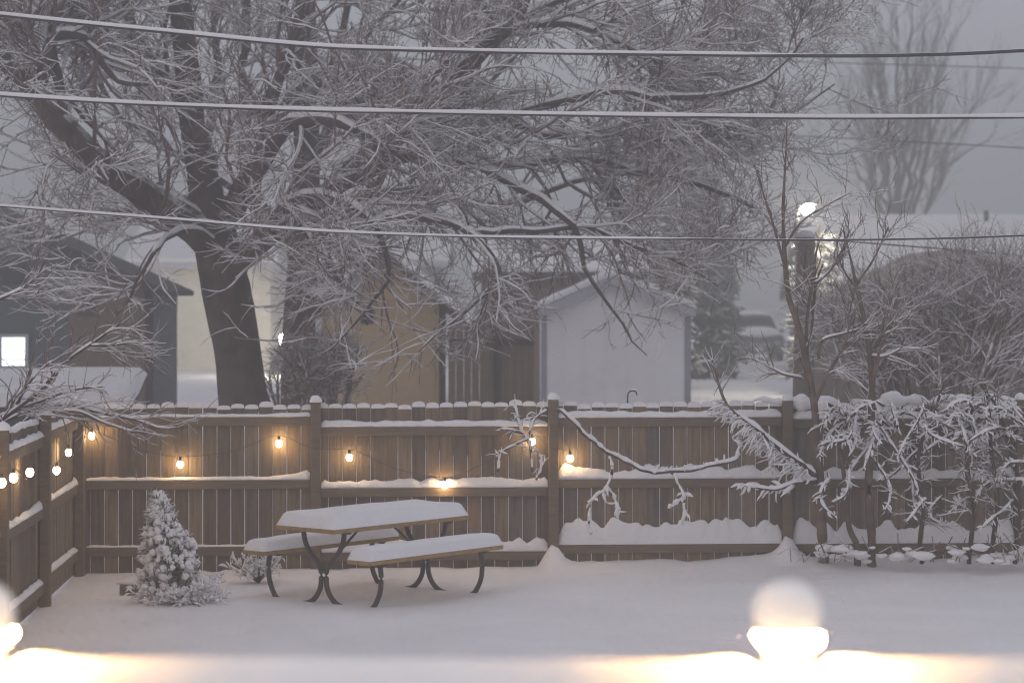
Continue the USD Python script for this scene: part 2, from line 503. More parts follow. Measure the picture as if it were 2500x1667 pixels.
# tan shed with a brown lean-to side
Y = 43.0
t = thing('tan_shed', 'tan gabled outbuilding with a dark corner post behind the fence', 'outbuilding', (px(930, Y), Y, 0))
gable(t, px(785, Y), px(1072, Y), Y, 4.0, pz(742, Y), pz(622, Y), 'tan_panel', 'dark_shingle', 'dark_trim', over=0.55, snow=0.1, front=0.3, px_ridge=px(940, Y))
part('corner_post', box(px(1072, Y) + 0.003, px(1088, Y), Y - 0.06, Y + 0.06, -0.2, pz(735, Y)), 'dark_trim', t)
part('window', box(px(880, Y), px(912, Y), Y - 0.03, Y - 0.003, pz(790, Y), pz(750, Y)), 'dark_glass', t)

# brown board gate between the sheds
Y = 41.5
t = thing('board_gate', 'brown board gate between the tan outbuilding and the white shed', 'gate', (px(1195, Y), Y, 0))
xa, xb = px(1094, Y), px(1304, Y)
nb = 11
for k in range(nb):
    w = (xb - xa) / nb
    part('board', rbox(xa + k * w + 0.004, xa + (k + 1) * w - 0.004, Y, Y + 0.022, -0.1, pz(782 + 5 * ((k * 7) % 3), Y), 0.004), 'brown_siding', t)
for zz in (0.5, 1.9):
    part('crossbar', box(xa, xb, Y - 0.042, Y - 0.003, zz, zz + 0.1), 'dark_trim', t)
part('post', box(px(1205, Y), px(1216, Y), Y - 0.13, Y - 0.045, -0.1, pz(778, Y)), 'dark_trim', t)

# dark house further back
Y = 56.0
t = thing('dark_house', 'low dark brown house with snow along its eaves, behind the white shed', 'house', (px(1400, Y), Y, 0.1))
eaves_roof(t, px(1175, Y), px(1560, Y), Y, 6.0, pz(668, Y), pz(640, Y) + 0.35, 'brown_siding', 'dark_trim', snow=0.14, over=0.3, side=0.2)
part('window', box(px(1225, Y), px(1262, Y), Y - 0.03, Y - 0.003, pz(760, Y), pz(708, Y)), 'dark_glass', t)

# slate house on the left
Y = 42.0
t = thing('slate_house', 'dark slate house with a steep bare gable and a lit window, left edge', 'house', (px(120, Y), Y, 0))
gable(t, px(-760, Y), px(374, Y), Y, 3.0, pz(706, Y), pz(452, Y), 'slate_siding', 'dark_shingle', 'dark_trim', over=0.27, snow=0.0, front=0.3)
part('corner_board', box(px(356, Y), px(374, Y) + 0.006, Y - 0.025, Y - 0.003, -0.2, pz(712, Y)), 'dark_trim', t)
part('wall_panel', box(px(172, Y), px(354, Y), Y - 0.02, Y - 0.002, -0.2, pz(690, Y)), 'brown_siding', t, label='brown boarded part of the slate wall')
xa, xb, za, zb = px(6, Y), px(62, Y), pz(892, Y), pz(824, Y)
w = part('window', join(box(xa - 0.06, xa, Y - 0.05, Y - 0.022, za - 0.06, zb + 0.06), box(xb, xb + 0.06, Y - 0.05, Y - 0.022, za - 0.06, zb + 0.06),
                        box(xa, xb, Y - 0.05, Y - 0.022, zb, zb + 0.06), box(xa, xb, Y - 0.06, Y - 0.022, za - 0.06, za)), 'white_trim', t)
part('pane', box(xa, xb, Y - 0.03, Y - 0.022, za, zb), 'window_light', w, label='lit white window pane')
part('bar', box(xa, xb, Y - 0.04, Y - 0.032, za + 0.09, za + 0.115), 'white_trim', w)
for a, b in ((190, 228), (0, 60)):
    xa, xb = px(a, Y), px(b, Y)
    part('window', box(xa, xb, Y - 0.04, Y - 0.022, pz(770 if a else 690, Y), pz(722 if a else 640, Y)), 'dark_glass', t, label='unlit window')

# low lean-to with a snowed roof in front of it
Y = 36.0
t = thing('lean_to', 'low lean-to with a snow-covered roof against the slate house', 'lean-to', (px(100, Y), Y, 0))
xa, xb = px(-420, Y), px(326, Y)
part('wall', box(xa + 0.1, xb - 0.08, Y + 0.12, Y + 1.1, -0.2, 1.0), 'dark_trim', t)
r = part('roof', prism([(Y, 1.06), (Y + 1.25, 1.46), (Y + 1.25, 1.52), (Y, 1.12)], 0, xa, xb), 'dark_shingle', t)
nx_, ny_ = 40, 7
u, v = np.meshgrid(np.linspace(xa - 0.02, xb + 0.02, nx_), np.linspace(0, 1, ny_), indexing='ij')
zz = 1.12 + 0.4 * v + 0.12 * (0.8 + 0.4 * fbm(np.stack([u * 0.9, v * 4, 0 * u], -1), 3, 2))
zz[:, 0] = 1.1
zz[-1] -= 0.09
V = np.stack([u, Y - 0.04 + 1.3 * v, zz], -1)
V[:, 1, 1] = Y - 0.02
f4 = [[a * ny_ + b, (a + 1) * ny_ + b, (a + 1) * ny_ + b + 1, a * ny_ + b + 1] for a in range(nx_ - 1) for b in range(ny_ - 1)]
part('snow_slab', (V.reshape(-1, 3), np.array(f4)), 'snow', r, smooth=60)

# brown garage behind the brush on the right
Y = 47.0
t = thing('brown_garage', 'brown garage gable half hidden behind the tangled brush', 'garage', (px(2345, Y), Y, 0))
gable(t, px(2075, Y), px(2640, Y), Y, 6.0, pz(745, Y), pz(618, Y), 'brown_siding', 'brown_siding', 'brown_siding', over=0.12, snow=0.0, front=0.2, px_ridge=px(2345, Y))
part('side_wing', box(px(2010, Y), px(2075, Y) - 0.004, Y + 0.1, Y + 4, -0.2, pz(738, Y)), 'brown_siding', t)

# long house with a snow-white roof, far right
Y = 75.0
t = thing('long_roof_house', 'long low house whose whole roof is white with snow, far right', 'house', (px(2250, Y), Y, 0.3))
eaves_roof(t, px(2010, Y), px(2960, Y), Y, 9.0, pz(712, Y), pz(528, 79.5) - 0.25, 'red_brick', 'white_trim', snow=0.22, ground=0.0, over=0.5, side=0.3)
part('vent_pipe', chains([[at(2408, 540, 78), at(2408, 514, 78)]], [[0.08, 0.08]], 8), 'dark_trim', t)

# cream house lit by the lamp, seen between the slate house and the trunk
Y = 78.0
t = thing('cream_house', 'distant cream house lit by a street lamp, between slate house and trunk', 'house', (px(470, Y), Y, 0.3))
eaves_roof(t, px(330, Y), px(660, Y), Y, 7.0, pz(640, Y), pz(560, Y), 'cream_siding', 'white_trim', snow=0.2, ground=0.0)
for name_, px0, px1 in (('grey_far_house', 700, 1080),):
    Y = 92.0
    t = thing(name_, 'far grey house with a snowy roof glimpsed through the big tree', 'house', (px(860, Y), Y, 0.3))
    eaves_roof(t, px(px0, Y), px(px1, Y), Y, 7.0, pz(640, Y), pz(585, Y), 'grey_trim', 'white_trim', snow=0.2, ground=0.0)

# ------------------------------------------------------------------ street: lamps and a parked car
Y = 33.0
t = thing('wooden_pole', 'stout weathered wooden pole standing just beyond the fence, right', 'pole', (px(1957, Y), Y, 0))
zt = pz(580, Y)
P = np.array([[[px(1957, Y), Y, z] for z in np.linspace(-0.2, zt, 8)]])
P[0, :, 0] += np.linspace(0, 0.06, 8)
part('pole', chains(P, np.linspace(0.165, 0.125, 8)[None], 14, caps=True), 'pole_wood', t, smooth=50)
part('snow_cap', blob((px(1957, Y) + 0.06, Y, zt + 0.03), (0.13, 0.13, 0.07), 8, 2, 0.15), 'snow', t, smooth=True)
Y = 60.0
hx, hzv = px(1968, Y), pz(514, Y)
t = thing('bright_street_lamp', 'bright street lamp shining through the branches, above the wooden pole', 'street lamp', (px(1946, Y), Y, 0.15))
part('pole', chains([[[px(1946, Y), Y, 0.0], [px(1946, Y), Y, hzv - 0.4]]], [[0.07, 0.05]], 10), 'black_metal', t, smooth=True)
part('arm', chains([spline([[px(1946, Y), Y, hzv - 0.42], [px(1949, Y), Y, hzv + 0.05], [hx, Y, hzv + 0.2]], 10)], np.full((1, 10), 0.035), 8), 'black_metal', t, smooth=True)
hd = part('lamp_head', blob((hx + 0.05, Y, hzv + 0.17), (0.27, 0.16, 0.05), 3, 2, 0.05), 'black_metal', t, smooth=True)
part('lens', blob((hx + 0.05, Y, hzv), (0.15, 0.14, 0.13), 5, 2, 0.05), 'street_light_glow', hd, smooth=True)
part('snow_cap', blob((hx + 0.05, Y, hzv + 0.22), (0.25, 0.14, 0.05), 8, 2, 0.2), 'snow', hd, smooth=True)

Y = 73.0
t = thing('street_lamp', 'far street lamp glinting right of the big trunk', 'street lamp', (px(690, Y), Y, 0.3))
part('pole', chains([[[px(694, Y), Y + 0.4, 0.2], [px(694, Y), Y + 0.4, pz(818, Y)]]], [[0.06, 0.05]], 8), 'black_metal', t, smooth=True)
part('lamp_head', join(box(px(684, Y), px(699, Y), Y - 0.2, Y + 0.5, pz(814, Y), pz(808, Y))), 'black_metal', t)
part('lens', blob((px(690, Y), Y - 0.1, pz(828, Y)), (0.09, 0.09, 0.14), 2, 2, 0.05), 'street_light_glow', t, smooth=True)

# car facing the yard, dark with a coat of snow
Y = 88.0
cx, cz = px(1854, Y), 0.3
t = thing('parked_car', 'dark parked car facing the yard with snow on bonnet and roof', 'car', (cx, Y, cz))


def loft(rows, look_, name, parent, smooth=40):
    """Rings of equal size joined into a skin, closed at both ends."""
    rows = [np.asarray(r, float) for r in rows]
    n = len(rows[0])
    V = np.concatenate(rows)
    fs = [[a * n + i, a * n + (i + 1) % n, (a + 1) * n + (i + 1) % n] for a in range(len(rows) - 1) for i in range(n)]
    fs += [[a * n + i, (a + 1) * n + (i + 1) % n, (a + 1) * n + i] for a in range(len(rows) - 1) for i in range(n)]
    fs += [[0, i + 1, i] for i in range(1, n - 1)]
    o = (len(rows) - 1) * n
    fs += [[o, o + i, o + i + 1] for i in range(1, n - 1)]
    m = trimesh.Trimesh(V, np.array(fs), process=False)
    m.fix_normals()
    return part(name, m, look_, parent, smooth=smooth)


def ring(y, w, z0, z1, r=0.12):
    q = []
    for sx, sz, a0 in ((1, 1, 0), (-1, 1, 90), (-1, -1, 180), (1, -1, 270)):
        for a in (0, 45, 90):
            aa = math.radians(a0 + a)
            q.append([cx + sx * (w / 2 - r) + r * math.cos(aa), Y + y, cz + ((z1 - r) if sz > 0 else (z0 + r)) + r * math.sin(aa)])
    return q


body = loft([ring(0.0, 1.72, 0.32, 0.78), ring(0.12, 1.86, 0.25, 0.92), ring(1.2, 1.88, 0.25, 1.02), ring(3.9, 1.88, 0.25, 1.08), ring(4.5, 1.8, 0.3, 1.0)], 'car_paint', 'body', t)
loft([ring(1.15, 1.6, 0.98, 1.12), ring(1.95, 1.36, 1.0, 1.62, 0.1), ring(3.3, 1.36, 1.0, 1.66, 0.1), ring(4.2, 1.55, 1.0, 1.15)], 'car_paint', 'cabin', t)
part('windscreen', prism([(cx - 0.72, cz + 1.16), (cx + 0.72, cz + 1.16), (cx + 0.6, cz + 1.5), (cx - 0.6, cz + 1.5)], 1, Y + 1.16, Y + 1.7), 'dark_glass', t)
part('bonnet_snow', blob((cx, Y + 0.62, cz + 1.0), (0.88, 0.6, 0.26), 3, 3, 0.15), 'snow', body, smooth=True)
part('roof_snow', blob((cx, Y + 2.5, cz + 1.68), (0.66, 0.95, 0.17), 4, 3, 0.15), 'snow', t, smooth=True)
part('grille', rbox(cx - 0.42, cx + 0.42, Y - 0.03, Y - 0.002, cz + 0.52, cz + 0.66, 0.01), 'chrome', body)
part('number_plate', box(cx - 0.16, cx + 0.16, Y - 0.02, Y - 0.003, cz + 0.38, cz + 0.48), 'white_post', body)
for s in (-1, 1):
    part('headlight', blob((cx + s * 0.68, Y + 0.06, cz + 0.66), (0.16, 0.1, 0.08), 2, 2, 0.02), 'chrome', t, smooth=True)
    part('mirror', blob((cx + s * 0.98, Y + 1.5, cz + 1.08), (0.1, 0.06, 0.07), 2, 2, 0.02), 'car_paint', t, smooth=True)
    for yy in (0.85, 3.6):
        w = trimesh.creation.cylinder(0.33, 0.22, sections=20)
        w.apply_transform(trimesh.transformations.rotation_matrix(math.pi / 2, [0, 1, 0]))
        w.apply_translation([cx + s * 0.83, Y + yy, cz + 0.33])
        part('wheel', w, 'tyre_rubber', t, smooth=40)

# ------------------------------------------------------------------ fences
FENCE_ANGLE = math.atan(0.062)
ex = np.array([math.cos(FENCE_ANGLE), math.sin(FENCE_ANGLE), 0.0])    # along the back fence
ey = np.array([-math.sin(FENCE_ANGLE), math.cos(FENCE_ANGLE), 0.0])   # away from the yard


def place(mesh, o, a, b):
    """Local (along, behind, up) to the place."""
    v, f = arr(mesh)
    return o + v[:, :1] * a + v[:, 1:2] * b + v[:, 2:] * np.array([0, 0, 1.0]), f


def picket(w, z0, z1, lean, th=0.016):
    e = min(0.03, w * 0.25)
    v, f = prism([(-w / 2, z0), (w / 2, z0), (w / 2, z1 - e), (w / 2 - e, z1), (-w / 2 + e, z1), (-w / 2, z1 - e)], 1, 0, th)
    v[:, 0] += lean * v[:, 2]
    return v, f


def cap_snow(w, z1, h, th=0.016):
    q = [(-w / 2 - 0.002, z1 - 0.028)] + [(-math.cos(a) * w * 0.49, z1 - 0.012 + (h + 0.012) * math.sin(a) ** 0.7) for a in np.linspace(0.25, math.pi - 0.25, 7)] + [(w / 2 + 0.002, z1 - 0.028)]
    q = np.array(q)
    mid = np.array([(x, z) for x, z in q])
    v, f = prism(mid, 1, -0.008, th + 0.006)
    return v, f


def ledge_snow(L, h, depth, seed, lump=0.4, rise=(0.0, 0.0)):
    """Snow heaped on a rail against the boards: L long, about h high, from the board face out over the rail."""
    n = max(8, int(L / 0.035))
    x = np.linspace(0.004, L - 0.004, n)
    big = fbm(np.stack([x * 3.0, 0 * x + seed, 0 * x], -1), 2, seed)
    fine = fbm(np.stack([x * 11.0, 0 * x + seed, 0 * x], -1), 2, seed + 3)
    hh = h * (1 - lump + 2 * lump * (0.5 * big + 0.5 * np.clip(1.7 * fine - 0.35, 0, 1.2))) + rise[0] * np.exp(-x / 0.12) + rise[1] * np.exp(-(L - x) / 0.15)
    hh = hh * np.clip(np.minimum(x, L - x) / 0.02 + 0.4, 0, 1)
    prof = np.array([(-0.003, 0.0), (-depth * 0.98, 0.0), (-depth * 1.06, 0.22), (-depth * 0.95, 0.55), (-depth * 0.6, 0.85), (-depth * 0.25, 0.99), (-0.003, 0.97)])
    k = len(prof)
    V = np.zeros((n, k, 3))
    V[..., 0] = x[:, None]
    V[..., 1] = prof[:, 0] * (1 + 0.35 * (fine[:, None] - 0.5))
    V[..., 2] = prof[:, 1] * hh[:, None]
    V[:, :2, 2] = 0
    wob = noise(np.stack([V[..., 0] * 14, V[..., 1] * 14, V[..., 2] * 14 + seed], -1), seed) - 0.5
    V[:, 2:6, 1] += wob[:, 2:6] * min(0.03, h * 0.4)
    V[:, 2:6, 2] += wob[:, 2:6] * min(0.03, h * 0.3)
    fs = [[i * k + j, (i + 1) * k + j, (i + 1) * k + (j + 1) % k, i * k + (j + 1) % k] for i in range(n - 1) for j in range(k)]
    fs += [[0, 1, 2, 3], [0, 3, 5, 6], [(n - 1) * k, (n - 1) * k + 3, (n - 1) * k + 2, (n - 1) * k + 1], [(n - 1) * k, (n - 1) * k + 6, (n - 1) * k + 5, (n - 1) * k + 3]]
    return V.reshape(-1, 3), np.array(fs)


def build_fence(t, o, a, b, posts, top_z, rails, snow, seed, first, last, step=0.1405):
    """posts: distances along; rails[i]: heights of the three rails of panel i; snow[i]: heights of the snow on them; pickets from first to last."""
    r = np.random.default_rng(seed)
    d, k = first, 0
    while d < last:
        w = step - r.uniform(0.003, 0.010)
        lean = r.normal(0, 0.0016)
        off = r.uniform(0, 0.009)
        zt = top_z(d) + r.normal(0, 0.008)
        p = part('picket', place(picket(w, -0.02 + o[2] * 0, zt, lean), o + a * (d + step / 2) + b * off, a, b), f'fence_wood_{r.integers(7)}', t)
        part('snow_cap', place(cap_snow(w, zt, r.uniform(0.015, 0.032)), o + a * (d + step / 2 + lean * zt) + b * off, a, b), 'snow', p, smooth=50)
        d += step
        k += 1
    for q, d in enumerate(posts):
        zt = top_z(d) + 0.035
        p = part('post', place(rbox(-0.05, 0.05, -0.1, -0.004, -0.15, zt, 0.006), o + a * d, a, b), 'rail_wood', t)
        v, f = blob((0, -0.05, zt + 0.01), (0.062, 0.062, 0.062), seed + q, 2, 0.2)
        v[:, 2] = np.maximum(v[:, 2], zt + 0.002)
        part('snow_cap', place((v, f), o + a * d, a, b), 'snow', p, smooth=True)
    for i in range(len(posts) - 1):
        x0, x1 = posts[i] + 0.052, posts[i + 1] - 0.052
        for j, z in enumerate(rails[i]):
            p = part('rail', place(rbox(x0, x1, -0.043, -0.003, z - 0.089, z, 0.004), o, a, b), 'rail_wood', t)
            s = snow[i][j]
            if s:
                v, f = ledge_snow(x1 - x0, s[0], 0.042, seed * 10 + i * 3 + j, s[1], s[2:])
                part('snow_ridge', place((v + [x0, 0, z + 0.001], f), o, a, b), 'snow', p, smooth=60)


O = np.array([-4.36, 24.3, 0.0])


def along(p):
    """Distance along the back fence of a column of the photograph."""
    k = (p - 1250.0) / F
    return (k * O[1] - O[0]) / (ex[0] - k * ex[1])


def zrow(row, p):
    return pz(row, O[1] + along(p) * ex[1])


posts = [0.03, along(771), along(1350), along(1920), along(2488), along(2488) + 2.42]
rails = [[zrow(1018, 480), zrow(1172, 480), zrow(1334, 480)], [zrow(1041, 1050), zrow(1190, 1050), zrow(1346, 1050)], [zrow(1019, 1620), zrow(1168, 1620), zrow(1327, 1620)],
         [zrow(1022, 2200), zrow(1168, 2200), zrow(1325, 2200)], [zrow(1022, 2500), zrow(1168, 2500), zrow(1325, 2500)]]
snow = [[(0.03, 0.25, 0, 0.03), (0.035, 0.3, 0, 0.08), (0.02, 0.5, 0, 0)],
        [(0.062, 0.25, 0, 0.0), (0.085, 0.4, 0, 0.04), (0.11, 0.45, 0, 0.04)],
        [(0.07, 0.3, 0, 0), (0.11, 0.5, 0.05, 0), (0.2, 0.45, 0, 0)],
        [(0.08, 0.4, 0, 0), (0.1, 0.6, 0, 0), (0.2, 0.55, 0, 0)],
        [(0.08, 0.4, 0, 0), (0.1, 0.6, 0, 0), (0.2, 0.55, 0, 0)]]
t = thing('back_fence', 'long wooden privacy fence across the yard, its three rails heaped with snow', 'fence', O)
build_fence(t, O, ex, ey, posts, lambda d: 1.66 + 0.004 * math.sin(d * 2.2) + 0.02 * (1 if 4.2 < d < 4.9 else 0), rails, snow, 11, -0.02, along(2488) + 2.5)

# left fence, coming towards the deck
Q1 = at(108, 1000, 21.9)
la = unit(np.array([Q1[0] - O[0], Q1[1] - O[1], 0.0]))
lb = np.array([la[1], -la[0], 0.0])          # away from the yard
if lb[0] > 0:
    lb = -lb
t = thing('left_fence', 'wooden fence side running toward the deck along the left edge', 'fence', O)
lo = O + np.array([0.0, -0.1, 0.0]) + lb * 0.02
lp = [0.02, 2.42, 4.85, 7.3]
lr = [[1.53, 0.88, 0.22], [1.50, 0.86, 0.18], [1.48, 0.85, 0.18]]
ls = [[(0.05, 0.3, 0, 0), (0.05, 0.3, 0.04, 0), (0.05, 0.3, 0, 0)]] * 3
build_fence(t, lo, la, lb, lp, lambda d: 1.66, lr, ls, 23, 0.0, 7.3)

# ------------------------------------------------------------------ picnic table
t = thing('picnic_table', 'picnic table with steel tube frame and thick snow on top and benches', 'picnic table', (-1.28, 22.5, 0.0))
dl = np.array([0.633, 0.774, 0.0])
dp = np.array([0.774, -0.633, 0.0])
tc = np.array([-1.28, 22.5, 0.0])


def tp(mesh):
    v, f = arr(mesh)
    return tc + v[:, :1] * dl + v[:, 1:2] * dp + v[:, 2:] * np.array([0, 0, 1.0]), f


def pillow(x0, x1, y0, y1, z, h, seed, edge=0.05):
    """Snow lying on a board: steep soft sides, level top, sagging a little at the rim."""
    n, m = 46, 14
    u = np.r_[0, np.linspace(0.0, 1, n - 2), 1]
    v = np.r_[0, np.linspace(0.0, 1, m - 2), 1]
    U, V = np.meshgrid(u, v, indexing='ij')
    X = x0 + (x1 - x0) * U
    Yy = y0 + (y1 - y0) * V
    d = np.minimum(np.minimum(X - x0, x1 - X), np.minimum(Yy - y0, y1 - Yy))
    hh = h * (1 - (1 - np.clip(d / edge, 0, 1)) ** 2) ** 0.5
    hh = hh * (0.9 + 0.25 * (fbm(np.stack([X * 2.2, Yy * 2.2, 0 * X + seed], -1), 3, seed) - 0.3))
    hh[0], hh[-1], hh[:, 0], hh[:, -1] = 0, 0, 0, 0
    bulge = 0.012
    cxm, cym = (x0 + x1) / 2, (y0 + y1) / 2
    k = 1 + bulge * 2 / np.maximum(x1 - x0, 0.2) * np.clip(hh / h, 0, 1)
    X = cxm + (X - cxm) * (1 + bulge * (hh > 0.2 * h))
    W = np.stack([X, Yy, z + hh], -1).reshape(-1, 3)
    fs = [[i * m + j, (i + 1) * m + j, (i + 1) * m + j + 1, i * m + j + 1] for i in range(n - 1) for j in range(m - 1)]
    return W, np.array(fs)


H = 0.93
for k in range(4):
    y0 = -0.372 + k * 0.187
    part('tabletop_plank', tp(rbox(-H, H, y0, y0 + 0.182, 0.645, 0.684, 0.006)), 'table_wood', t)
part('snow_layer', tp(pillow(-H + 0.005, H - 0.005, -0.367, 0.367, 0.6845, 0.135, 3, 0.1)), 'snow', t, smooth=True)
for s in (-1, 1):
    for k in range(2):
        y0 = s * 0.655 - 0.14 + k * 0.141
        part('bench_plank', tp(rbox(-H, H, y0, y0 + 0.137, 0.392, 0.430, 0.006)), 'table_wood', t)
    part('bench_snow', tp(pillow(-H + 0.005, H - 0.005, s * 0.655 - 0.136, s * 0.655 + 0.136, 0.4305, 0.118, 6 + s, 0.085)), 'snow', t, smooth=True)
for fx in (-0.68, 0.72):
    fr = []
    for s in (-1, 1):
        # one bent tube: table, in to the middle, out along the ground, up to the bench
        pts = [(s * 0.255, 0.643), (s * 0.245, 0.56), (s * 0.17, 0.43), (s * 0.065, 0.33), (s * 0.03, 0.25), (s * 0.035, 0.15), (s * 0.09, 0.04), (s * 0.2, -0.03),
               (s * 0.4, -0.05), (s * 0.58, -0.03), (s * 0.655, 0.05), (s * 0.70, 0.17), (s * 0.705, 0.28), (s * 0.68, 0.385)]
        c = spline([[fx + 0.0, y, z] for y, z in pts], 44)
        fr.append(tp(chains([c], np.full((1, 44), 0.0235), 10)))
        part('bench_bracket', tp(rbox(fx - 0.02, fx + 0.02, *sorted((s * 0.54, s * 0.77)), 0.372, 0.3905, 0.003)), 'table_steel', t)
        part('frame_tube', fr[-1], 'table_steel', t, smooth=True)
    part('table_bracket', tp(rbox(fx - 0.02, fx + 0.02, -0.33, 0.33, 0.624, 0.6435, 0.003)), 'table_steel', t)
    sgn = 1 if fx < 0 else -1
    part('brace', tp(chains([[[fx, 0.0, 0.28], [fx + sgn * 0.5, 0.0, 0.64]]], [[0.012, 0.012]], 8)), 'table_steel', t, smooth=True)

# ------------------------------------------------------------------ string lights
t = thing('string_lights', 'string of small warm glowing bulbs looped along the fences', 'string lights', (0, 24, 1))


def fy(p):
    """Just in front of the back fence's rails at a column."""
    return O[1] + along(p) * ex[1] - 0.1


def left_at(p):
    """Depth of the left fence's yard face at a column."""
    k = (p - 1250.0) / F
    base = lo - lb * 0.1
    d = (base[0] - k * base[1]) / (k * la[1] - la[0])
    return base[1] + d * la[1]


bulbs = [(4, 1178), (33, 1166), (73, 1153), (138, 1148), (167, 1104), (224, 1063), (440, 1133), (681, 1082), (853, 1116), (1086, 1183), (1299, 1077), (1392, 1119)]
pos = [at(p, q, left_at(p) if p < 190 else fy(p)) for p, q in bulbs]
cord = [at(-60, 1150, left_at(-40))]
for a, b in zip(pos[:-1], pos[1:]):
    cord += [a + [0, 0, 0.075], (a + b) / 2 + [0, 0, 0.02]]
cord += [pos[-1] + [0, 0, 0.075], at(1349, 1050, fy(1349))]
c = spline(cord, 200)
part('cord', chains([c], np.full((1, 200), 0.0035), 5), 'cable_rubber', t, smooth=True)
for p in pos:
    s = part('socket', chains([[p + [0, 0, 0.075], p + [0, 0, 0.028]]], [[0.013, 0.015]], 10, caps=True), 'black_metal', t, smooth=40)
    part('bulb', blob(p, (0.034, 0.034, 0.04), 1, 2, 0.0), 'bulb_light', s, smooth=True)

# ------------------------------------------------------------------ deck railing in front
YR = 5.4
t = thing('deck_railing', 'snow-covered deck railing close to the camera along the bottom edge', 'railing', (0.0, YR, 1.0))
zr = pz(1605, YR)
r = part('rail', rbox(-2.6, 3.6, YR - 0.07, YR + 0.07, zr - 0.19, zr - 0.15, 0.006), 'deck_wood', t)
pxs = [px(-50, YR), px(1922, YR)]
n = 220
x = np.linspace(-2.6, 3.6, n)
h = 0.15 + 0.022 * (fbm(np.stack([x * 1.4, 0 * x, 0 * x], -1), 3, 4) - 0.45) + 0.006 * (fbm(np.stack([x * 7, 0 * x, 0 * x], -1), 2, 14) - 0.5)
for q in pxs:
    h = h - 0.05 * np.exp(-((x - q) / 0.07) ** 4) + 0.005 * np.exp(-((np.abs(x - q) - 0.14) / 0.06) ** 2)
ang = np.linspace(0, math.pi, 11)
V = np.zeros((n, 11, 3))
V[..., 0] = x[:, None]
V[..., 1] = YR - np.cos(ang) * 0.085 * np.ones((n, 1))
V[..., 2] = zr - 0.15 + np.sin(ang) ** 0.75 * h[:, None]
fs = [[i * 11 + j, (i + 1) * 11 + j, (i + 1) * 11 + j + 1, i * 11 + j + 1] for i in range(n - 1) for j in range(10)]
part('snow_ridge', (V.reshape(-1, 3), np.array(fs)), 'lit_snow', r, smooth=True)
for q in np.arange(-2.5, 3.6, 0.14):
    if min(abs(q - p) for p in pxs) > 0.09:
        part('baluster', box(q - 0.018, q + 0.018, YR - 0.018, YR + 0.018, 0.85, zr - 0.191), 'deck_wood', t)
part('lower_rail', box(-2.6, 3.6, YR - 0.019, YR + 0.019, 0.76, 0.849), 'deck_wood', t)
for q in pxs:
    part('post', rbox(q - 0.047, q + 0.047, YR - 0.047, YR + 0.047, 0.0, pz(1569, YR), 0.005), 'white_post', t)
for q, lab in zip(pxs, ('glowing post cap lamp with snow dome cut off at the left edge', 'glowing post cap lamp with a tall snow dome on the deck railing')):
    zc = pz(1566, YR)
    t = thing('post_cap_lamp', lab, 'lamp', (q, YR, zc), group='lamps on the deck railing posts')
    part('collar', rbox(q - 0.055, q + 0.055, YR - 0.055, YR + 0.055, zc - 0.012, zc + 0.003, 0.003), 'white_post', t)
    part('light_band', rbox(q - 0.066, q + 0.066, YR - 0.066, YR + 0.066, zc + 0.0035, zc + 0.026, 0.004), 'led_light', t)
    cp = part('cap', join(*[rbox(q + a0, q + a1, YR + b0, YR + b1, zc + 0.0265, zc + 0.0305, 0.001) for a0, a1, b0, b1 in ((-0.078, 0.078, -0.078, 0.078),)]), 'white_post', t)
    part('diffuser', rbox(q - 0.06, q + 0.06, YR - 0.06, YR + 0.06, zc + 0.031, zc + 0.034, 0.001), 'diffuser_light', cp)
    v, f = arr(trimesh.creation.icosphere(3))
    v = v * [0.077, 0.077, 0.068] * (1 + 0.06 * (fbm(v * 1.5 + q, 3, 2) - 0.5))[:, None]
    v[:, 2] = np.maximum(v[:, 2] + 0.034, 0.0)
    part('snow_dome', (v + [q, YR, zc + 0.0345], f), 'lit_snow', cp, smooth=True)

# ------------------------------------------------------------------ overhead cables
cables = [('overhead_cable', 'upper thick overhead cable carrying a roll of snow', [(-60, 30), (0, 37), (400, 78), (850, 118), (1250, 128), (1700, 134), (2050, 137), (2300, 133), (2500, 124), (2600, 119)], 20.5, 0.016, 0.016),
          ('overhead_cable', 'middle thick overhead cable carrying a roll of snow', [(-60, 228), (0, 233), (400, 257), (850, 272), (1250, 279), (1700, 285), (2050, 288), (2500, 286), (2600, 284)], 20.9, 0.015, 0.017),
          ('overhead_cable', 'lowest thin overhead cable dusted with snow', [(-60, 498), (0, 503), (400, 534), (850, 568), (1250, 580), (1700, 584), (2000, 586), (2250, 583), (2500, 575), (2600, 571)], 21.4, 0.009, 0.011)]
for nm, lab, pts, Y, r, sr in cables:
    t = thing(nm, lab, 'cable', at(1250, pts[4][1], Y), group='overhead cables over the yard')
    c = spline([at(p, q, Y) for p, q in pts], 160)
    part('cable', chains([c], np.full((1, 160), r), 8), 'cable_rubber', t, smooth=True)
    k = noise(np.stack([c[:, 0] * 2.3, c[:, 1], c[:, 2]], -1), 2)
    rr = sr * (0.75 + 0.5 * k)
    if sr != 0.017:
        rr = rr * np.clip((2.9 if sr == 0.016 else 2.0) - c[:, 0], 0.35, 1)
    Q = c + np.array([0, -0.25, 1.0]) * (r * 0.5 + rr * 0.3)[:, None]
    part('snow_roll', chains([Q], rr[None], 8, 1.15), 'snow', t, smooth=True)
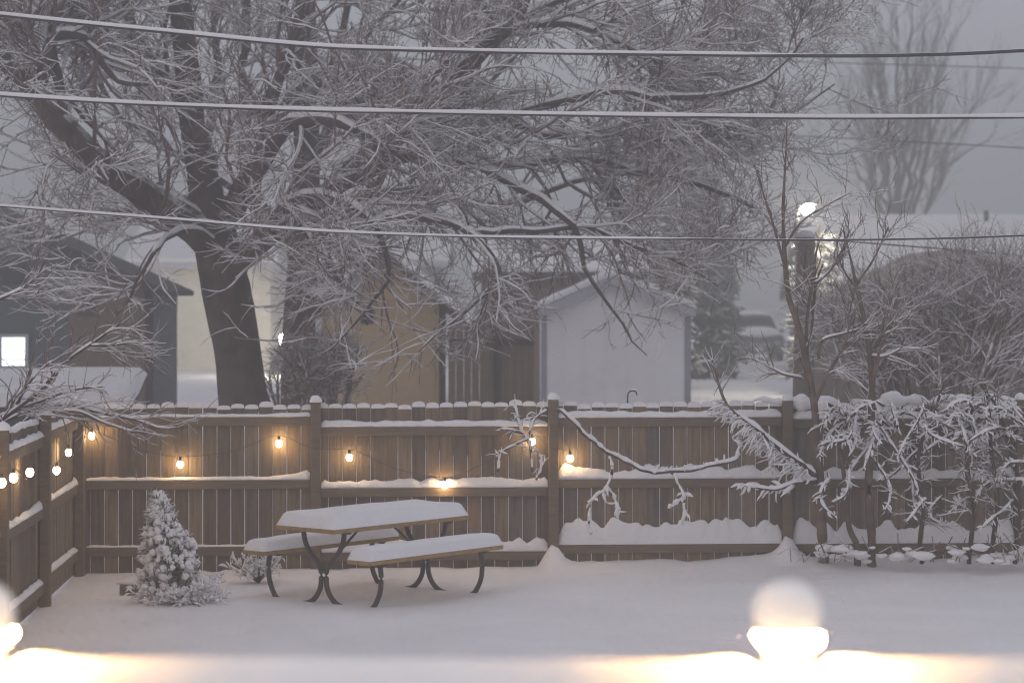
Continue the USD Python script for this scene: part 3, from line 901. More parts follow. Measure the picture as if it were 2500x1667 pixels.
for lab, pts, Y, r in (('thin far cable crossing the pale sky at upper right', [(1900, 150), (2250, 160), (2600, 171)], 60, 0.014), ('thin far cable below the middle thick one, right side', [(1900, 330), (2200, 345), (2600, 368)], 55, 0.014),
                       ('thin drop cable slanting down over the brown garage', [(1960, 582), (2100, 592), (2600, 634)], 32, 0.010)):
    t = thing('thin_cable', lab, 'cable', at(pts[1][0], pts[1][1], Y))
    c = spline([at(p, q, Y) for p, q in pts], 40)
    part('cable', chains([c], np.full((1, 40), r), 6), 'cable_rubber', t, smooth=True)


# ------------------------------------------------------------------ trees
def crown_of(P0, R0, spec, cull=True, thin=False):
    """Twigs on limbs, generation by generation. spec: dicts for spawn(). Returns the chains of each generation."""
    out = []
    P, R = P0, R0
    for s in spec:
        P, R = spawn(P, R, **s)
        if cull:
            P, R = seen(P, R)
        if thin:
            P, R = thin_out(P, R)
        out.append((P, R))
    return out


def stack_limbs(rows, n=24):
    ls = [limb(r, n) for r in rows]
    return np.stack([a for a, b in ls]), np.stack([b for a, b in ls])


def roughen(P, amount, seed):
    """Crooked limbs."""
    d = np.stack([noise(P * 1.3, seed + k) - 0.5 for k in range(3)], -1) + 0.5 * np.stack([noise(P * 3.1, seed + 5 + k) - 0.5 for k in range(3)], -1)
    return P + d * amount


# where the big crown lets the eye through: (column, row, half width, half height) of its open places
OPEN = [(1290, 430, 70, 60), (150, 170, 34, 50), (275, 240, 28, 80), (605, 170, 45, 70), (695, 185, 24, 60), (395, 350, 55, 70), (1180, 175, 60, 45), (40, 340, 40, 70), (466, 740, 50, 200), (990, 130, 60, 50),
        (1360, 470, 60, 60), (1650, 20, 60, 50), (170, 600, 90, 70), (1330, 40, 50, 30), (60, 440, 50, 60), (330, 600, 80, 60), (1410, 850, 60, 70), (950, 800, 110, 130), (1170, 900, 120, 60), (1750, 760, 90, 120), (1480, 735, 190, 60), (1440, 690, 90, 40), (230, 330, 40, 60), (820, 40, 60, 60), (1000, 30, 60, 50)]
LOW = ([-200, 0, 200, 400, 515, 700, 900, 1100, 1250, 1350, 1500, 1600, 1680, 1800, 1950, 2060, 2300], [720, 720, 780, 730, 780, 850, 890, 890, 850, 740, 790, 820, 740, 680, 560, 430, 300])


def thin_out(P, R, trunk_y=None, strength=0.8):
    c = P[:, P.shape[1] // 2]
    e = P[:, -1]
    x, y = 1250 + F * c[:, 0] / c[:, 1], HY + F * (CH - c[:, 2]) / c[:, 1]
    xe, yE = 1250 + F * e[:, 0] / e[:, 1], HY + F * (CH - e[:, 2]) / e[:, 1]
    drop = np.zeros(len(P))
    for a, b, w, h in OPEN:
        drop = np.maximum(drop, strength * np.exp(-(((x - a) / w) ** 2 + ((y - b) / h) ** 2) ** 1.5))
    drop = np.maximum(drop, np.clip((np.maximum(y, yE) - np.interp(xe, *LOW)) / 90, 0, 1) * 0.97)
    drop = np.maximum(drop, 0.4 * ((np.abs(x - 748) < 32) & (y < 440)))
    drop = np.maximum(drop, 0.3 * ((np.abs(x - np.interp(y, [-100, 300, 560], [432, 472, 520])) < 45) & (y < 560)))
    drop = np.maximum(drop, 0.8 * ((x > 490) & (x < 670) & (y > 640) & (c[:, 1] < 31.6)))
    keep = rng.uniform(size=len(P)) > drop
    return P[keep], R[keep]


# the big elm
Ye = 31.5
elm = thing('elm_tree', 'big old bare tree with leaning dark trunk and snow-lined limbs above the fence', 'tree', at(590, 985, Ye))
trunk_rows = [(602, 1010, Ye, 64), (592, 960, Ye, 58), (578, 850, Ye, 58), (556, 720, Ye, 60), (532, 610, Ye, 56), (510, 520, Ye, 46), (488, 400, Ye, 35), (468, 280, Ye + .2, 31), (455, 150, Ye + .4, 29), (440, 0, Ye + .5, 27), (425, -160, Ye + .6, 23)]
main = [
    [(520, 600, Ye, 44), (440, 530, Ye - .3, 40), (360, 478, Ye - .6, 37), (290, 435, Ye - .9, 34), (190, 352, Ye - 1.2, 31), (130, 285, Ye - 1.3, 29), (70, 215, Ye - 1.4, 26), (10, 150, Ye - 1.5, 23), (-80, 90, Ye - 1.6, 18)],
    [(75, 225, Ye - 1.4, 20), (110, 150, Ye - 1.3, 16), (140, 95, Ye - 1.2, 14), (180, 95, Ye - 1.1, 10), (250, 155, Ye - 1, 9), (300, 190, Ye - .9, 7), (360, 190, Ye - .8, 4)],
    [(150, 300, Ye - 1.3, 15), (148, 230, Ye - 1.2, 12), (128, 150, Ye - 1.1, 11), (125, 60, Ye - 1, 9), (150, -60, Ye - .8, 7)],
    [(540, 560, Ye, 36), (600, 440, Ye - .4, 26), (660, 340, Ye - .8, 22), (720, 292, Ye - 1.1, 19), (800, 290, Ye - 1.4, 14), (880, 320, Ye - 1.6, 9), (950, 380, Ye - 1.8, 5)],
    [(600, 470, Ye, 24), (650, 330, Ye + .4, 18), (668, 230, Ye + .6, 15), (700, 110, Ye + .8, 13), (735, -10, Ye + .9, 11), (770, -150, Ye + 1, 8)],
    [(560, 640, Ye, 32), (680, 560, Ye + .3, 23), (800, 475, Ye + .5, 20), (920, 372, Ye + .5, 19), (1020, 280, Ye + .4, 20), (1110, 190, Ye + .3, 22), (1190, 108, Ye + .2, 20), (1245, 45, Ye, 18), (1310, -60, Ye, 15)],
    [(850, 520, Ye - .5, 14), (920, 440, Ye - .8, 10), (990, 330, Ye - 1, 9), (1040, 225, Ye - 1.2, 8), (1100, 150, Ye - 1.3, 5), (1180, 90, Ye - 1.4, 3)],
    [(1215, 85, Ye, 10), (1290, 66, Ye - .2, 9), (1370, 62, Ye - .4, 9), (1460, 80, Ye - .5, 8), (1560, 125, Ye - .6, 6), (1640, 150, Ye - .7, 4), (1720, 140, Ye - .8, 3)],
    [(1020, 290, Ye + .4, 16), (1120, 300, Ye, 12), (1250, 280, Ye - .4, 11), (1420, 226, Ye - .7, 10), (1510, 215, Ye - .9, 9), (1600, 238, Ye - 1, 8), (1720, 240, Ye - 1.1, 6), (1860, 190, Ye - 1.2, 4), (1960, 90, Ye - 1.3, 2)],
    [(760, 500, Ye + .4, 22), (900, 430, Ye, 17), (1040, 372, Ye - .4, 14), (1130, 392, Ye - .7, 11), (1230, 440, Ye - 1, 10), (1330, 500, Ye - 1.2, 9), (1420, 590, Ye - 1.4, 7), (1450, 680, Ye - 1.5, 5), (1498, 755, Ye - 1.5, 3.5), (1530, 800, Ye - 1.5, 2.5), (1580, 850, Ye - 1.5, 1.2)],
    [(1100, 385, Ye - .6, 11), (1280, 400, Ye - .2, 10), (1450, 380, Ye, 9), (1600, 420, Ye + .1, 8), (1740, 470, Ye + .2, 6), (1860, 530, Ye + .2, 4), (1920, 600, Ye + .2, 2)],
    [(1230, 282, Ye - .3, 9), (1330, 330, Ye + .3, 8), (1480, 330, Ye + .8, 7), (1650, 345, Ye + 1, 6), (1800, 330, Ye + 1.1, 5), (1950, 270, Ye + 1.2, 3), (2040, 210, Ye + 1.2, 2)],
    [(560, 700, Ye, 26), (660, 560, Ye - .9, 16), (760, 470, Ye - 1.5, 12), (860, 500, Ye - 2, 10), (930, 580, Ye - 2.2, 8), (950, 660, Ye - 2.3, 6), (900, 760, Ye - 2.4, 4), (800, 860, Ye - 2.4, 2)],
    [(900, 540, Ye - 2.1, 9), (1050, 540, Ye - 2.2, 8), (1180, 600, Ye - 2.3, 7), (1230, 650, Ye - 2.3, 6), (1180, 720, Ye - 2.3, 5), (1090, 800, Ye - 2.3, 3), (1030, 860, Ye - 2.3, 2)],
    [(1150, 570, Ye - 2, 8), (1280, 560, Ye - 1.6, 7), (1420, 560, Ye - 1.2, 6), (1560, 600, Ye - 1, 5), (1680, 640, Ye - .9, 4), (1760, 700, Ye - .8, 2)],
    [(530, 600, Ye - .1, 12), (500, 575, Ye - .45, 9), (440, 560, Ye - .8, 8), (380, 610, Ye - 1.9, 6), (340, 700, Ye - 2, 4), (280, 770, Ye - 2, 2)],
    [(680, 470, Ye - .8, 12), (740, 560, Ye - 1.6, 9), (800, 640, Ye - 1.9, 7), (870, 740, Ye - 2, 5), (900, 800, Ye - 2, 3)],
    [(700, 250, Ye + .6, 12), (800, 150, Ye + .9, 9), (920, 60, Ye + 1.1, 7), (1010, -40, Ye + 1.2, 5)],
    [(470, 300, Ye + .2, 20), (400, 180, Ye + .7, 14), (330, 70, Ye + 1, 10), (280, -60, Ye + 1.2, 7)],
    [(1190, 110, Ye + .2, 12), (1330, 20, Ye + .8, 9), (1480, -40, Ye + 1.2, 7), (1700, -60, Ye + 1.4, 5)],
]
TP, TR = limb(trunk_rows, 40)
MP, MR = stack_limbs(main)
MP[:, 2:] = roughen(MP[:, 2:], 0.16, 3)
# fluted trunk
v, f = chains(TP[None], TR[None], 20)
d = fbm(v * np.array([6.0, 6.0, 0.8]), 3, 4) - 0.5
cen = np.repeat(TP, 20, 0)
v = cen + (v - cen) * (1 + 0.35 * d[:, None])
part('trunk', (v, f), 'bark', elm, smooth=True)
for i in range(len(MP)):
    lm = part('limb', chains(MP[i:i + 1], MR[i:i + 1], 9), 'bark', elm, smooth=True)
    part('snow_line', snow_on(MP[i:i + 1], MR[i:i + 1], 7, 0.66, 0.85, 3 + i, 0.45, 0.013), 'snow', lm, smooth=True)
spec = [dict(each=16, length=(1.0, 2.5), angle=(0.45, 1.1), n=10, lift=0.02, wander=0.13, thick=0.5, rmax=0.03, rmin=0.008),
        dict(each=9, length=(0.5, 1.4), angle=(0.4, 0.95), n=7, lift=0.0, wander=0.14, thick=0.6, rmax=0.012, rmin=0.005),
        dict(each=7, length=(0.25, 0.7), angle=(0.35, 0.9), n=5, lift=0.01, wander=0.15, thick=0.7, rmax=0.0075, rmin=0.0042, start=0.1),
        dict(each=1, length=(0.1, 0.3), angle=(0.4, 0.9), n=3, lift=0.02, wander=0.2, thick=0.8, rmax=0.005, rmin=0.0036, start=0.25)]
gens = crown_of(MP, MR, spec, thin=True)
P, R = gens[0]
part('branches', join(chains(P, R, 6), snow_on(P, R, 5, 0.7, 0.85, 31, 0.4, 0.008)), 'twig', elm, smooth=False, kind='stuff')
P, R = gens[1]
part('bough_snow', snow_on(P, R, 5, 0.8, 1.0, 37, 0.85, 0.0075), 'snow', elm, smooth=True, kind='stuff')
for nm, (P, R) in zip(('boughs', 'twigs', 'twig_tips'), gens[1:]):
    part(nm, chains(P, R, 4, 2.2), 'twig', elm, kind='stuff')

# the upright tree behind it
Yb = 36.0
t = thing('straight_tree', 'tall straight dark stems of a second bare tree right behind the leaning trunk', 'tree', at(735, 985, Yb))
rows = [[(728, 1000, Yb, 44), (730, 800, Yb, 40), (742, 600, Yb, 36), (748, 400, Yb, 33), (748, 200, Yb, 29), (745, 0, Yb, 25), (742, -150, Yb, 20)],
        [(742, 620, Yb, 22), (650, 500, Yb + .2, 15), (592, 380, Yb + .4, 13), (592, 200, Yb + .4, 12), (596, 60, Yb + .4, 10), (610, -120, Yb + .4, 7)],
        [(748, 420, Yb, 18), (800, 280, Yb + .3, 13), (830, 120, Yb + .5, 10), (880, -60, Yb + .6, 7)],
        [(560, 560, Yb + .4, 10), (520, 400, Yb + .8, 9), (525, 200, Yb + 1, 8), (540, 0, Yb + 1, 6)],
        [(748, 500, Yb, 14), (900, 380, Yb + .6, 10), (1050, 300, Yb + 1, 8), (1200, 180, Yb + 1.2, 6), (1350, 60, Yb + 1.4, 4)],
        [(742, 560, Yb, 14), (960, 470, Yb - .5, 9), (1200, 500, Yb - .7, 7), (1450, 440, Yb - .7, 6), (1700, 420, Yb - .6, 4)],
        [(640, 490, Yb + .3, 12), (430, 380, Yb + .9, 9), (260, 240, Yb + 1.2, 7), (180, 60, Yb + 1.3, 5)],
        [(640, 500, Yb + .3, 10), (420, 480, Yb + .9, 7), (220, 560, Yb + 1.2, 5), (60, 600, Yb + 1.3, 3)]]
BP, BR = stack_limbs(rows)
BP[1:, 2:] = roughen(BP[1:, 2:], 0.2, 17)
part('trunk', chains(BP[:1], BR[:1], 14), 'bark', t, smooth=True)
for i in range(1, len(rows)):
    lm = part('limb', chains(BP[i:i + 1], BR[i:i + 1], 8), 'bark', t, smooth=True)
    part('snow_line', snow_on(BP[i:i + 1], BR[i:i + 1], 6, 0.66, 0.82, 43 + i, 0.45, 0.012), 'snow', lm, smooth=True)
spec = [dict(each=15, length=(0.9, 2.4), angle=(0.4, 1.0), n=10, lift=0.08, wander=0.16, thick=0.5, rmax=0.024, rmin=0.008, start=0.25),
        dict(each=8, length=(0.45, 1.2), angle=(0.4, 0.95), n=7, lift=0.06, wander=0.16, thick=0.6, rmax=0.011, rmin=0.005),
        dict(each=6, length=(0.25, 0.7), angle=(0.3, 0.9), n=5, lift=0.05, wander=0.18, thick=0.7, rmax=0.007, rmin=0.0042)]
gens = crown_of(BP[1:], BR[1:], spec, thin=True)
for nm, (P, R) in zip(('boughs', 'twigs', 'twig_tips'), gens):
    part(nm, chains(P, R, 4, 1.9), 'twig', t, kind='stuff')

# far vase-shaped tree in the haze
Yv = 96.0
t = thing('vase_tree', 'far bare tree of many upright stems fading into the haze, upper right', 'tree', at(2200, 800, Yv))
rows = []
for xb, xm_, xt, yt, r in ((2175, 2140, 2110, 110, 12), (2180, 2165, 2150, 60, 13), (2190, 2190, 2195, 40, 14), (2200, 2215, 2225, 30, 15), (2215, 2240, 2260, 60, 15), (2215, 2270, 2320, 90, 12), (2220, 2290, 2400, 230, 11),
                           (2170, 2110, 2060, 250, 9), (2165, 2070, 2010, 370, 7), (2225, 2300, 2430, 330, 8), (2185, 2180, 2120, 40, 10), (2210, 2232, 2290, 70, 10)):
    y = Yv + rng.uniform(-1.5, 1.5)
    xm_ = (xb * 0.35 + xt * 0.65)
    rows.append([(2190 + (xt - 2200) * 0.05, 790, Yv, r * 0.6), (2195 + (xt - 2200) * 0.2, 560, Yv, r * 0.5), (2195 + (xt - 2200) * 0.45, 440, (y + Yv) / 2, r * 0.4), (2195 + (xt - 2200) * 0.68, 0.45 * 440 + 0.55 * yt, y, r * 0.3), (2195 + (xt - 2200) * 0.88, 0.2 * 440 + 0.8 * yt, y, r * 0.25), (xt, yt, y, r * 0.1)])
VP, VR = stack_limbs(rows, 20)
VP[:, 3:] = roughen(VP[:, 3:], 0.5, 61)
for i in range(len(rows)):
    part('stem', chains(VP[i:i + 1], VR[i:i + 1], 7), 'far_twig', t, smooth=True)
spec = [dict(each=9, length=(1.5, 4.0), angle=(0.25, 0.6), n=8, lift=0.1, wander=0.1, thick=0.5, rmax=0.03, rmin=0.012, start=0.42),
        dict(each=5, length=(0.8, 2.2), angle=(0.25, 0.6), n=5, lift=0.08, wander=0.12, thick=0.6, rmax=0.016, rmin=0.009),
        dict(each=3, length=(0.5, 1.3), angle=(0.25, 0.6), n=4, lift=0.06, wander=0.12, thick=0.7, rmax=0.01, rmin=0.007)]
for nm, (P, R) in zip(('boughs', 'twigs', 'twig_tips'), crown_of(VP, VR, spec)):
    part(nm, chains(P, R, 4, 1.2), 'far_twig', t, kind='stuff')


# conifers beyond the white shed
def spruce(name, lab, px0, base_y, top_y, Y, width, seed, look_='needle', nb=150, each=14):
    r = np.random.default_rng(seed)
    x0, zt, zb = px(px0, Y), pz(top_y, Y), 0.3
    t = thing(name, lab, 'tree', (x0, Y, zb))
    part('trunk', chains([[[x0, Y, zb - 0.2], [x0 + 0.05, Y, (zb + zt) / 2], [x0, Y, zt]]], [[0.16, 0.1, 0.02]], 8), 'bark', t, smooth=True)
    u = r.uniform(0, 1, nb) ** 0.8
    a = r.uniform(0, 2 * np.pi, nb)
    W = width * Y / F / 2
    Lb = W * (1 - u) ** 0.75 * r.uniform(0.75, 1.15, nb) + 0.1
    z0 = zb + 0.25 + (zt - zb - 0.3) * u
    n = 6
    s = np.linspace(0, 1, n)
    P = np.zeros((nb, n, 3))
    P[..., 0] = x0 + np.cos(a)[:, None] * Lb[:, None] * s
    P[..., 1] = Y + np.sin(a)[:, None] * Lb[:, None] * s
    P[..., 2] = z0[:, None] + Lb[:, None] * (-0.35 * s + 0.18 * s ** 2)
    R = np.repeat(np.linspace(0.05, 0.015, n)[None], nb, 0)
    Q, QR = spawn(P, R, each, (0.25, 0.7), (0.4, 1.0), 4, lift=-0.12, wander=0.15, thick=1.0, rmax=0.05, rmin=0.03, start=0.15)
    part('boughs', chains(P, R, 5, 1.6), look_, t, kind='stuff')
    part('needles', chains(Q, QR * 1.5, 4, 1.5), look_, t, kind='stuff')
    return t


spruce('spruce_tree', 'dark blue-green spruce standing right of the white shed', 1722, 850, 430, 72, 190, 5, nb=230, each=16)
spruce('reddish_evergreen', 'narrow rusty evergreen behind the wooden pole', 1990, 800, 575, 62, 95, 8, 'shrub_needle', nb=120, each=12)
spruce('rusty_cedar', 'rusty brown cedar between the white shed and the spruce', 1640, 850, 560, 66, 110, 9, 'shrub_needle', nb=120, each=12)


# brush on the right behind the fence
def brush(name, lab, stems, spec, look_, cat='bush', base=None, kind_label=None):
    t = thing(name, lab, cat, base)
    P, R = stems
    part('stems', chains(P, R, 5), look_, t)
    for nm, (Q, q) in zip(('branches', 'twigs', 'twig_tips'), crown_of(P, R, spec)):
        part(nm, chains(Q, q, 4, 1.7), look_, t, kind='stuff')
    return t


Yh = 31.0
sr = np.random.default_rng(77)
stems = []
for k in range(100):
    x0 = sr.uniform(2020, 2560)
    edge = np.interp(x0, [2020, 2100, 2200, 2340, 2450, 2560], [800, 745, 690, 630, 645, 655])
    xt = x0 + sr.normal(0, 60)
    yt = edge + abs(sr.normal(0, 60)) - 15
    d = sr.uniform(-0.8, 1.6)
    stems.append([(x0 * 0.6 + 2290 * 0.4, 1010, Yh + d, 5), (x0 * 0.8 + 2290 * .2, 880, Yh + d, 4), (x0, 780, Yh + d, 3), (xt, yt, Yh + d + sr.normal(0, .3), 1.5)])
P, R = stack_limbs(stems, 12)
P[:, 2:] = roughen(P[:, 2:], 0.2, 91)
brush('brush_thicket', 'dense brown thicket of fine twigs in front of the brown garage', (P, R),
      [dict(each=10, length=(0.4, 1.1), angle=(0.3, 0.9), n=7, lift=0.09, wander=0.18, thick=0.6, rmax=0.009, rmin=0.004, start=0.1),
       dict(each=5, length=(0.2, 0.6), angle=(0.3, 0.9), n=5, lift=0.06, wander=0.2, thick=0.7, rmax=0.006, rmin=0.0036)], 'brush_twig', base=at(2300, 1000, Yh))

# twiggy hedge low behind the fence under the elm
stems = []
for k in range(46):
    x0 = sr.uniform(655, 860)
    stems.append([(x0, 1000, 33.5, 4), (x0 + sr.normal(0, 14), 930, 33.5 + sr.normal(0, .3), 3), (x0 + sr.normal(0, 30), 850, 33.5 + sr.normal(0, .4), 1.6)])
P, R = stack_limbs(stems, 10)
brush('low_shrub', 'snowy twig shrub behind the fence right of the big trunk', (P, R),
      [dict(each=9, length=(0.2, 0.6), angle=(0.3, 0.9), n=6, lift=0.02, wander=0.2, thick=0.7, rmax=0.008, rmin=0.004, start=0.1),
       dict(each=6, length=(0.12, 0.35), angle=(0.3, 0.9), n=4, lift=0.0, wander=0.2, thick=0.8, rmax=0.006, rmin=0.004)], 'twig', base=at(750, 1000, 33.5))

# saplings inside the fence on the right
Ys = 24.35
saplings = [('fork_sapling', 'slim tall forked sapling in front of the fence, just right of the wooden pole',
             [[(2008, 1420, Ys, 15), (2010, 1320, Ys, 13), (2008, 1240, Ys, 12), (2002, 1150, Ys, 11), (1994, 1060, Ys, 10), (1986, 990, Ys, 9), (1975, 900, Ys, 8), (1955, 800, Ys, 8), (1925, 720, Ys, 7), (1916, 640, Ys, 6), (1912, 540, Ys, 5), (1915, 440, Ys, 3), (1922, 300, Ys, 1.5)],
              [(1988, 985, Ys, 6), (2010, 940, Ys - .1, 4.5), (2040, 890, Ys - .1, 4), (2065, 845, Ys - .2, 3), (2075, 800, Ys - .2, 2)],
              [(1975, 900, Ys, 5), (1975, 830, Ys + .1, 4.5), (1978, 720, Ys + .1, 4), (1985, 650, Ys + .1, 3), (2000, 590, Ys + .1, 2)],
              [(1968, 870, Ys, 4), (1990, 780, Ys + .2, 3.5), (1990, 700, Ys + .2, 3), (2010, 640, Ys + .2, 2)],
              [(1960, 925, Ys, 4), (1915, 915, Ys - .1, 3.5), (1870, 890, Ys - .1, 3), (1830, 875, Ys - .1, 2)],
              [(1918, 660, Ys, 4), (1890, 560, Ys, 3), (1860, 470, Ys, 2.4), (1840, 400, Ys, 1.5)],
              [(1918, 600, Ys, 4), (1960, 540, Ys, 3), (2020, 500, Ys, 2.4), (2080, 470, Ys, 1.5)],
              [(1985, 690, Ys, 3.5), (2030, 650, Ys, 3), (2060, 600, Ys, 2.4), (2075, 560, Ys, 1.5)],
              [(2000, 875, Ys, 4), (2010, 840, Ys - .1, 4), (2060, 820, Ys - .1, 3.5), (2110, 800, Ys - .1, 2)]]),
            ('thin_sapling', 'thin upright sapling left of the vine tangle, stem crossing the fence top',
             [[(2126, 1420, Ys, 13), (2126, 1300, Ys, 11), (2124, 1180, Ys, 10), (2126, 1060, Ys, 9), (2128, 950, Ys, 9), (2126, 880, Ys, 8), (2112, 780, Ys, 6), (2095, 710, Ys, 5), (2078, 640, Ys, 3), (2060, 560, Ys, 2)],
              [(2128, 930, Ys, 6), (2142, 880, Ys - .1, 5), (2150, 850, Ys - .1, 4), (2190, 780, Ys - .1, 2)],
              [(2128, 870, Ys, 5), (2150, 870, Ys - .1, 5), (2200, 845, Ys - .15, 2.5)],
              [(2135, 850, Ys, 5), (2165, 800, Ys - .1, 4), (2200, 755, Ys - .15, 2.5)],
              [(2090, 700, Ys, 3), (2060, 660, Ys, 2.5), (2045, 620, Ys, 2)],
              [(2095, 690, Ys, 3), (2130, 640, Ys, 2.5), (2170, 560, Ys, 2)]]),
            ('leaning_sapling', 'short crooked stem between the two taller saplings',
             [[(2092, 1420, Ys, 9), (2090, 1330, Ys, 8), (2075, 1290, Ys, 7), (2068, 1200, Ys, 6), (2056, 1120, Ys, 5), (2045, 1070, Ys, 4)]])]
for nm, lab, rows in saplings:
    t = thing(nm, lab, 'sapling', at(rows[0][0][0], 1370, Ys))
    P, R = stack_limbs(rows, 22)
    P[:, 1:] = roughen(P[:, 1:], 0.05, 5)
    part('trunk', chains(P[:1], R[:1], 9), 'young_bark', t, smooth=True)
    for i in range(1, len(rows)):
        b = part('branch', chains(P[i:i + 1], R[i:i + 1], 7), 'young_bark', t, smooth=True)
        part('snow_line', snow_on(P[i:i + 1], R[i:i + 1], 6, 0.6, 0.9, i, 0.4, 0.008), 'snow', b, smooth=True)
    if len(rows) > 1:
        g = crown_of(P, R, [dict(each=9, length=(0.2, 0.8), angle=(0.4, 0.9), n=8, lift=0.06, wander=0.15, thick=0.5, rmax=0.008, rmin=0.004, start=0.35),
                            dict(each=4, length=(0.1, 0.35), angle=(0.4, 0.9), n=5, lift=0.03, wander=0.2, thick=0.6, rmax=0.005, rmin=0.003)])
        for q, (a, b) in zip(('twigs', 'twig_tips'), g):
            part(q, chains(a, b, 4, 2.0), 'twig', t, kind='stuff')


# ------------------------------------------------------------------ snow-laden growth on the fence
def laden(t, P, R, fat, seed, name='branch', k=7):
    """A branch and the fat lumpy snow riding on it."""
    for i in range(len(P)):
        b = part(name, chains(P[i:i + 1], R[i:i + 1], 6), 'bark', t, smooth=True)
        nz = fbm(P[i] * (13.0 if len(P[i]) < 60 else 24.0), 3, seed + i)
        r = fat * (0.2 + 1.6 * nz) * np.clip(np.minimum(np.arange(len(P[i])), len(P[i]) - 1 - np.arange(len(P[i]))) / 2.0 + 0.25, 0, 1)
        Q = P[i] + np.array([0, -0.3, 1.0]) * (R[i] * 0.5 + r * 0.45)[:, None]
        part('snow_roll', chains([Q], r[None], k, 1.1), 'snow', b, smooth=True)


def sprays(P, R, each, length, seed, fat=(0.008, 0.02), bias=(0, 0, 0), lift=-0.08, start=0.1):
    """Short shoots loaded with snow: bark chains and the snow fingers on them."""
    Q, q = spawn(P, R, each, length, (0.5, 1.2), 6, lift=lift, wander=0.25, thick=0.6, rmax=0.006, rmin=0.003, bias=bias, start=start)
    r2 = np.random.default_rng(seed)
    r = r2.uniform(*fat, len(Q))[:, None] * np.array([0.4, 0.8, 1.0, 0.9, 0.65, 0.15]) * (0.4 + 1.2 * noise(Q * 26.0, seed))
    S = Q + np.array([0, 0, 1.0]) * (r * 0.6)[..., None]
    return chains(Q, q, 4), chains(S, r, 6, 1.0)


Yg = 24.3
t = thing('snowy_limb', 'snow-laden limb with drooping finger-like sprays leaning left from the forked sapling', 'branch', at(1990, 1165, Yg))
P, R = stack_limbs([[(1992, 1166, Yg, 8), (1950, 1130, Yg - .08, 8), (1900, 1090, Yg - .14, 7), (1850, 1050, Yg - .18, 6), (1800, 1015, Yg - .2, 5), (1770, 985, Yg - .2, 4), (1750, 930, Yg - .15, 3), (1740, 880, Yg - .1, 2)],
                    [(1990, 1172, Yg, 6), (1940, 1175, Yg - .1, 5), (1890, 1190, Yg - .15, 4), (1850, 1185, Yg - .18, 3), (1815, 1180, Yg - .2, 2)]], 26)
P[:, 1:] = roughen(P[:, 1:], 0.05, 4)
laden(t, P[:1, :18], R[:1, :18], 0.024, 5)
laden(t, P[1:], R[1:], 0.02, 6)
part('branch', chains(P[:1, 17:], R[:1, 17:], 6), 'young_bark', t, smooth=True)
part('snow_line', snow_on(P[:1, 17:], R[:1, 17:], 6, 0.6, 0.9, 8, 0.4, 0.007), 'snow', t, smooth=True)
a, b = sprays(P[:1, :20], R[:1, :20], 230, (0.1, 0.36), 3, (0.005, 0.012), (-1.3, -0.15, -0.85))
part('spray_twigs', a, 'bark', t, kind='stuff')
part('spray_snow', b, 'snow', t, smooth=True, kind='stuff')
a, b = sprays(P[1:], R[1:], 30, (0.1, 0.25), 6, (0.008, 0.02), (-0.2, -0.1, -0.4))
part('spray_twigs', a, 'bark', t, kind='stuff')
part('spray_snow', b, 'snow', t, smooth=True, kind='stuff')
g = crown_of(P[:1, 19:], R[:1, 19:], [dict(each=14, length=(0.2, 0.5), angle=(0.6, 1.2), n=8, lift=0.03, wander=0.12, thick=0.5, rmax=0.006, rmin=0.003)])
part('twigs', chains(*g[0], 4, 1.8), 'twig', t, kind='stuff')

t = thing('trailing_vine', 'snowy vine trailing down from the fence post across the right bays', 'vine', at(1360, 1005, Yg))
P, R = stack_limbs([[(1362, 1000, Yg, 5), (1385, 1020, Yg - .05, 5), (1420, 1050, Yg - .08, 5), (1455, 1085, Yg - .1, 5), (1500, 1112, Yg - .1, 5), (1550, 1130, Yg - .1, 5), (1610, 1150, Yg - .1, 5), (1670, 1150, Yg - .1, 5), (1740, 1135, Yg - .1, 4), (1800, 1115, Yg - .1, 4), (1808, 1085, Yg - .1, 3), (1790, 1075, Yg - .1, 2)],
                    [(1490, 1115, Yg - .1, 4), (1495, 1150, Yg - .12, 4), (1482, 1185, Yg - .12, 3), (1450, 1215, Yg - .12, 2.5), (1432, 1225, Yg - .12, 2)],
                    [(1482, 1185, Yg - .12, 3), (1500, 1215, Yg - .12, 3), (1512, 1250, Yg - .12, 2)],
                    [(1640, 1152, Yg - .1, 4), (1655, 1180, Yg - .12, 3.5), (1668, 1210, Yg - .12, 3), (1640, 1235, Yg - .12, 2)],
                    [(1668, 1210, Yg - .12, 3), (1672, 1250, Yg - .12, 2.5), (1665, 1275, Yg - .12, 2)],
                    [(1440, 1240, Yg - .02, 3), (1436, 1275, Yg - .05, 3), (1446, 1300, Yg - .05, 2)]], 90)
P[:, 1:-1] = roughen(P[:, 1:-1] * [3.0, 1.0, 3.0], 0.2, 14) / [3.0, 1.0, 3.0]
laden(t, P[:1], R[:1], 0.018, 9)
laden(t, P[1:], R[1:], 0.016, 21)
a, b = sprays(P[:1, 30:], R[:1, 30:], 60, (0.03, 0.12), 17, (0.006, 0.014), (0, -0.1, 0.6), start=0.2)
part('spray_snow', b, 'snow', t, smooth=True, kind='stuff')
a, b = sprays(P[1:5], R[1:5], 7, (0.06, 0.16), 16, (0.01, 0.022), (0, 0, -0.3), start=0.5)
part('spray_twigs', a, 'bark', t, kind='stuff')
part('spray_snow', b, 'snow', t, smooth=True, kind='stuff')

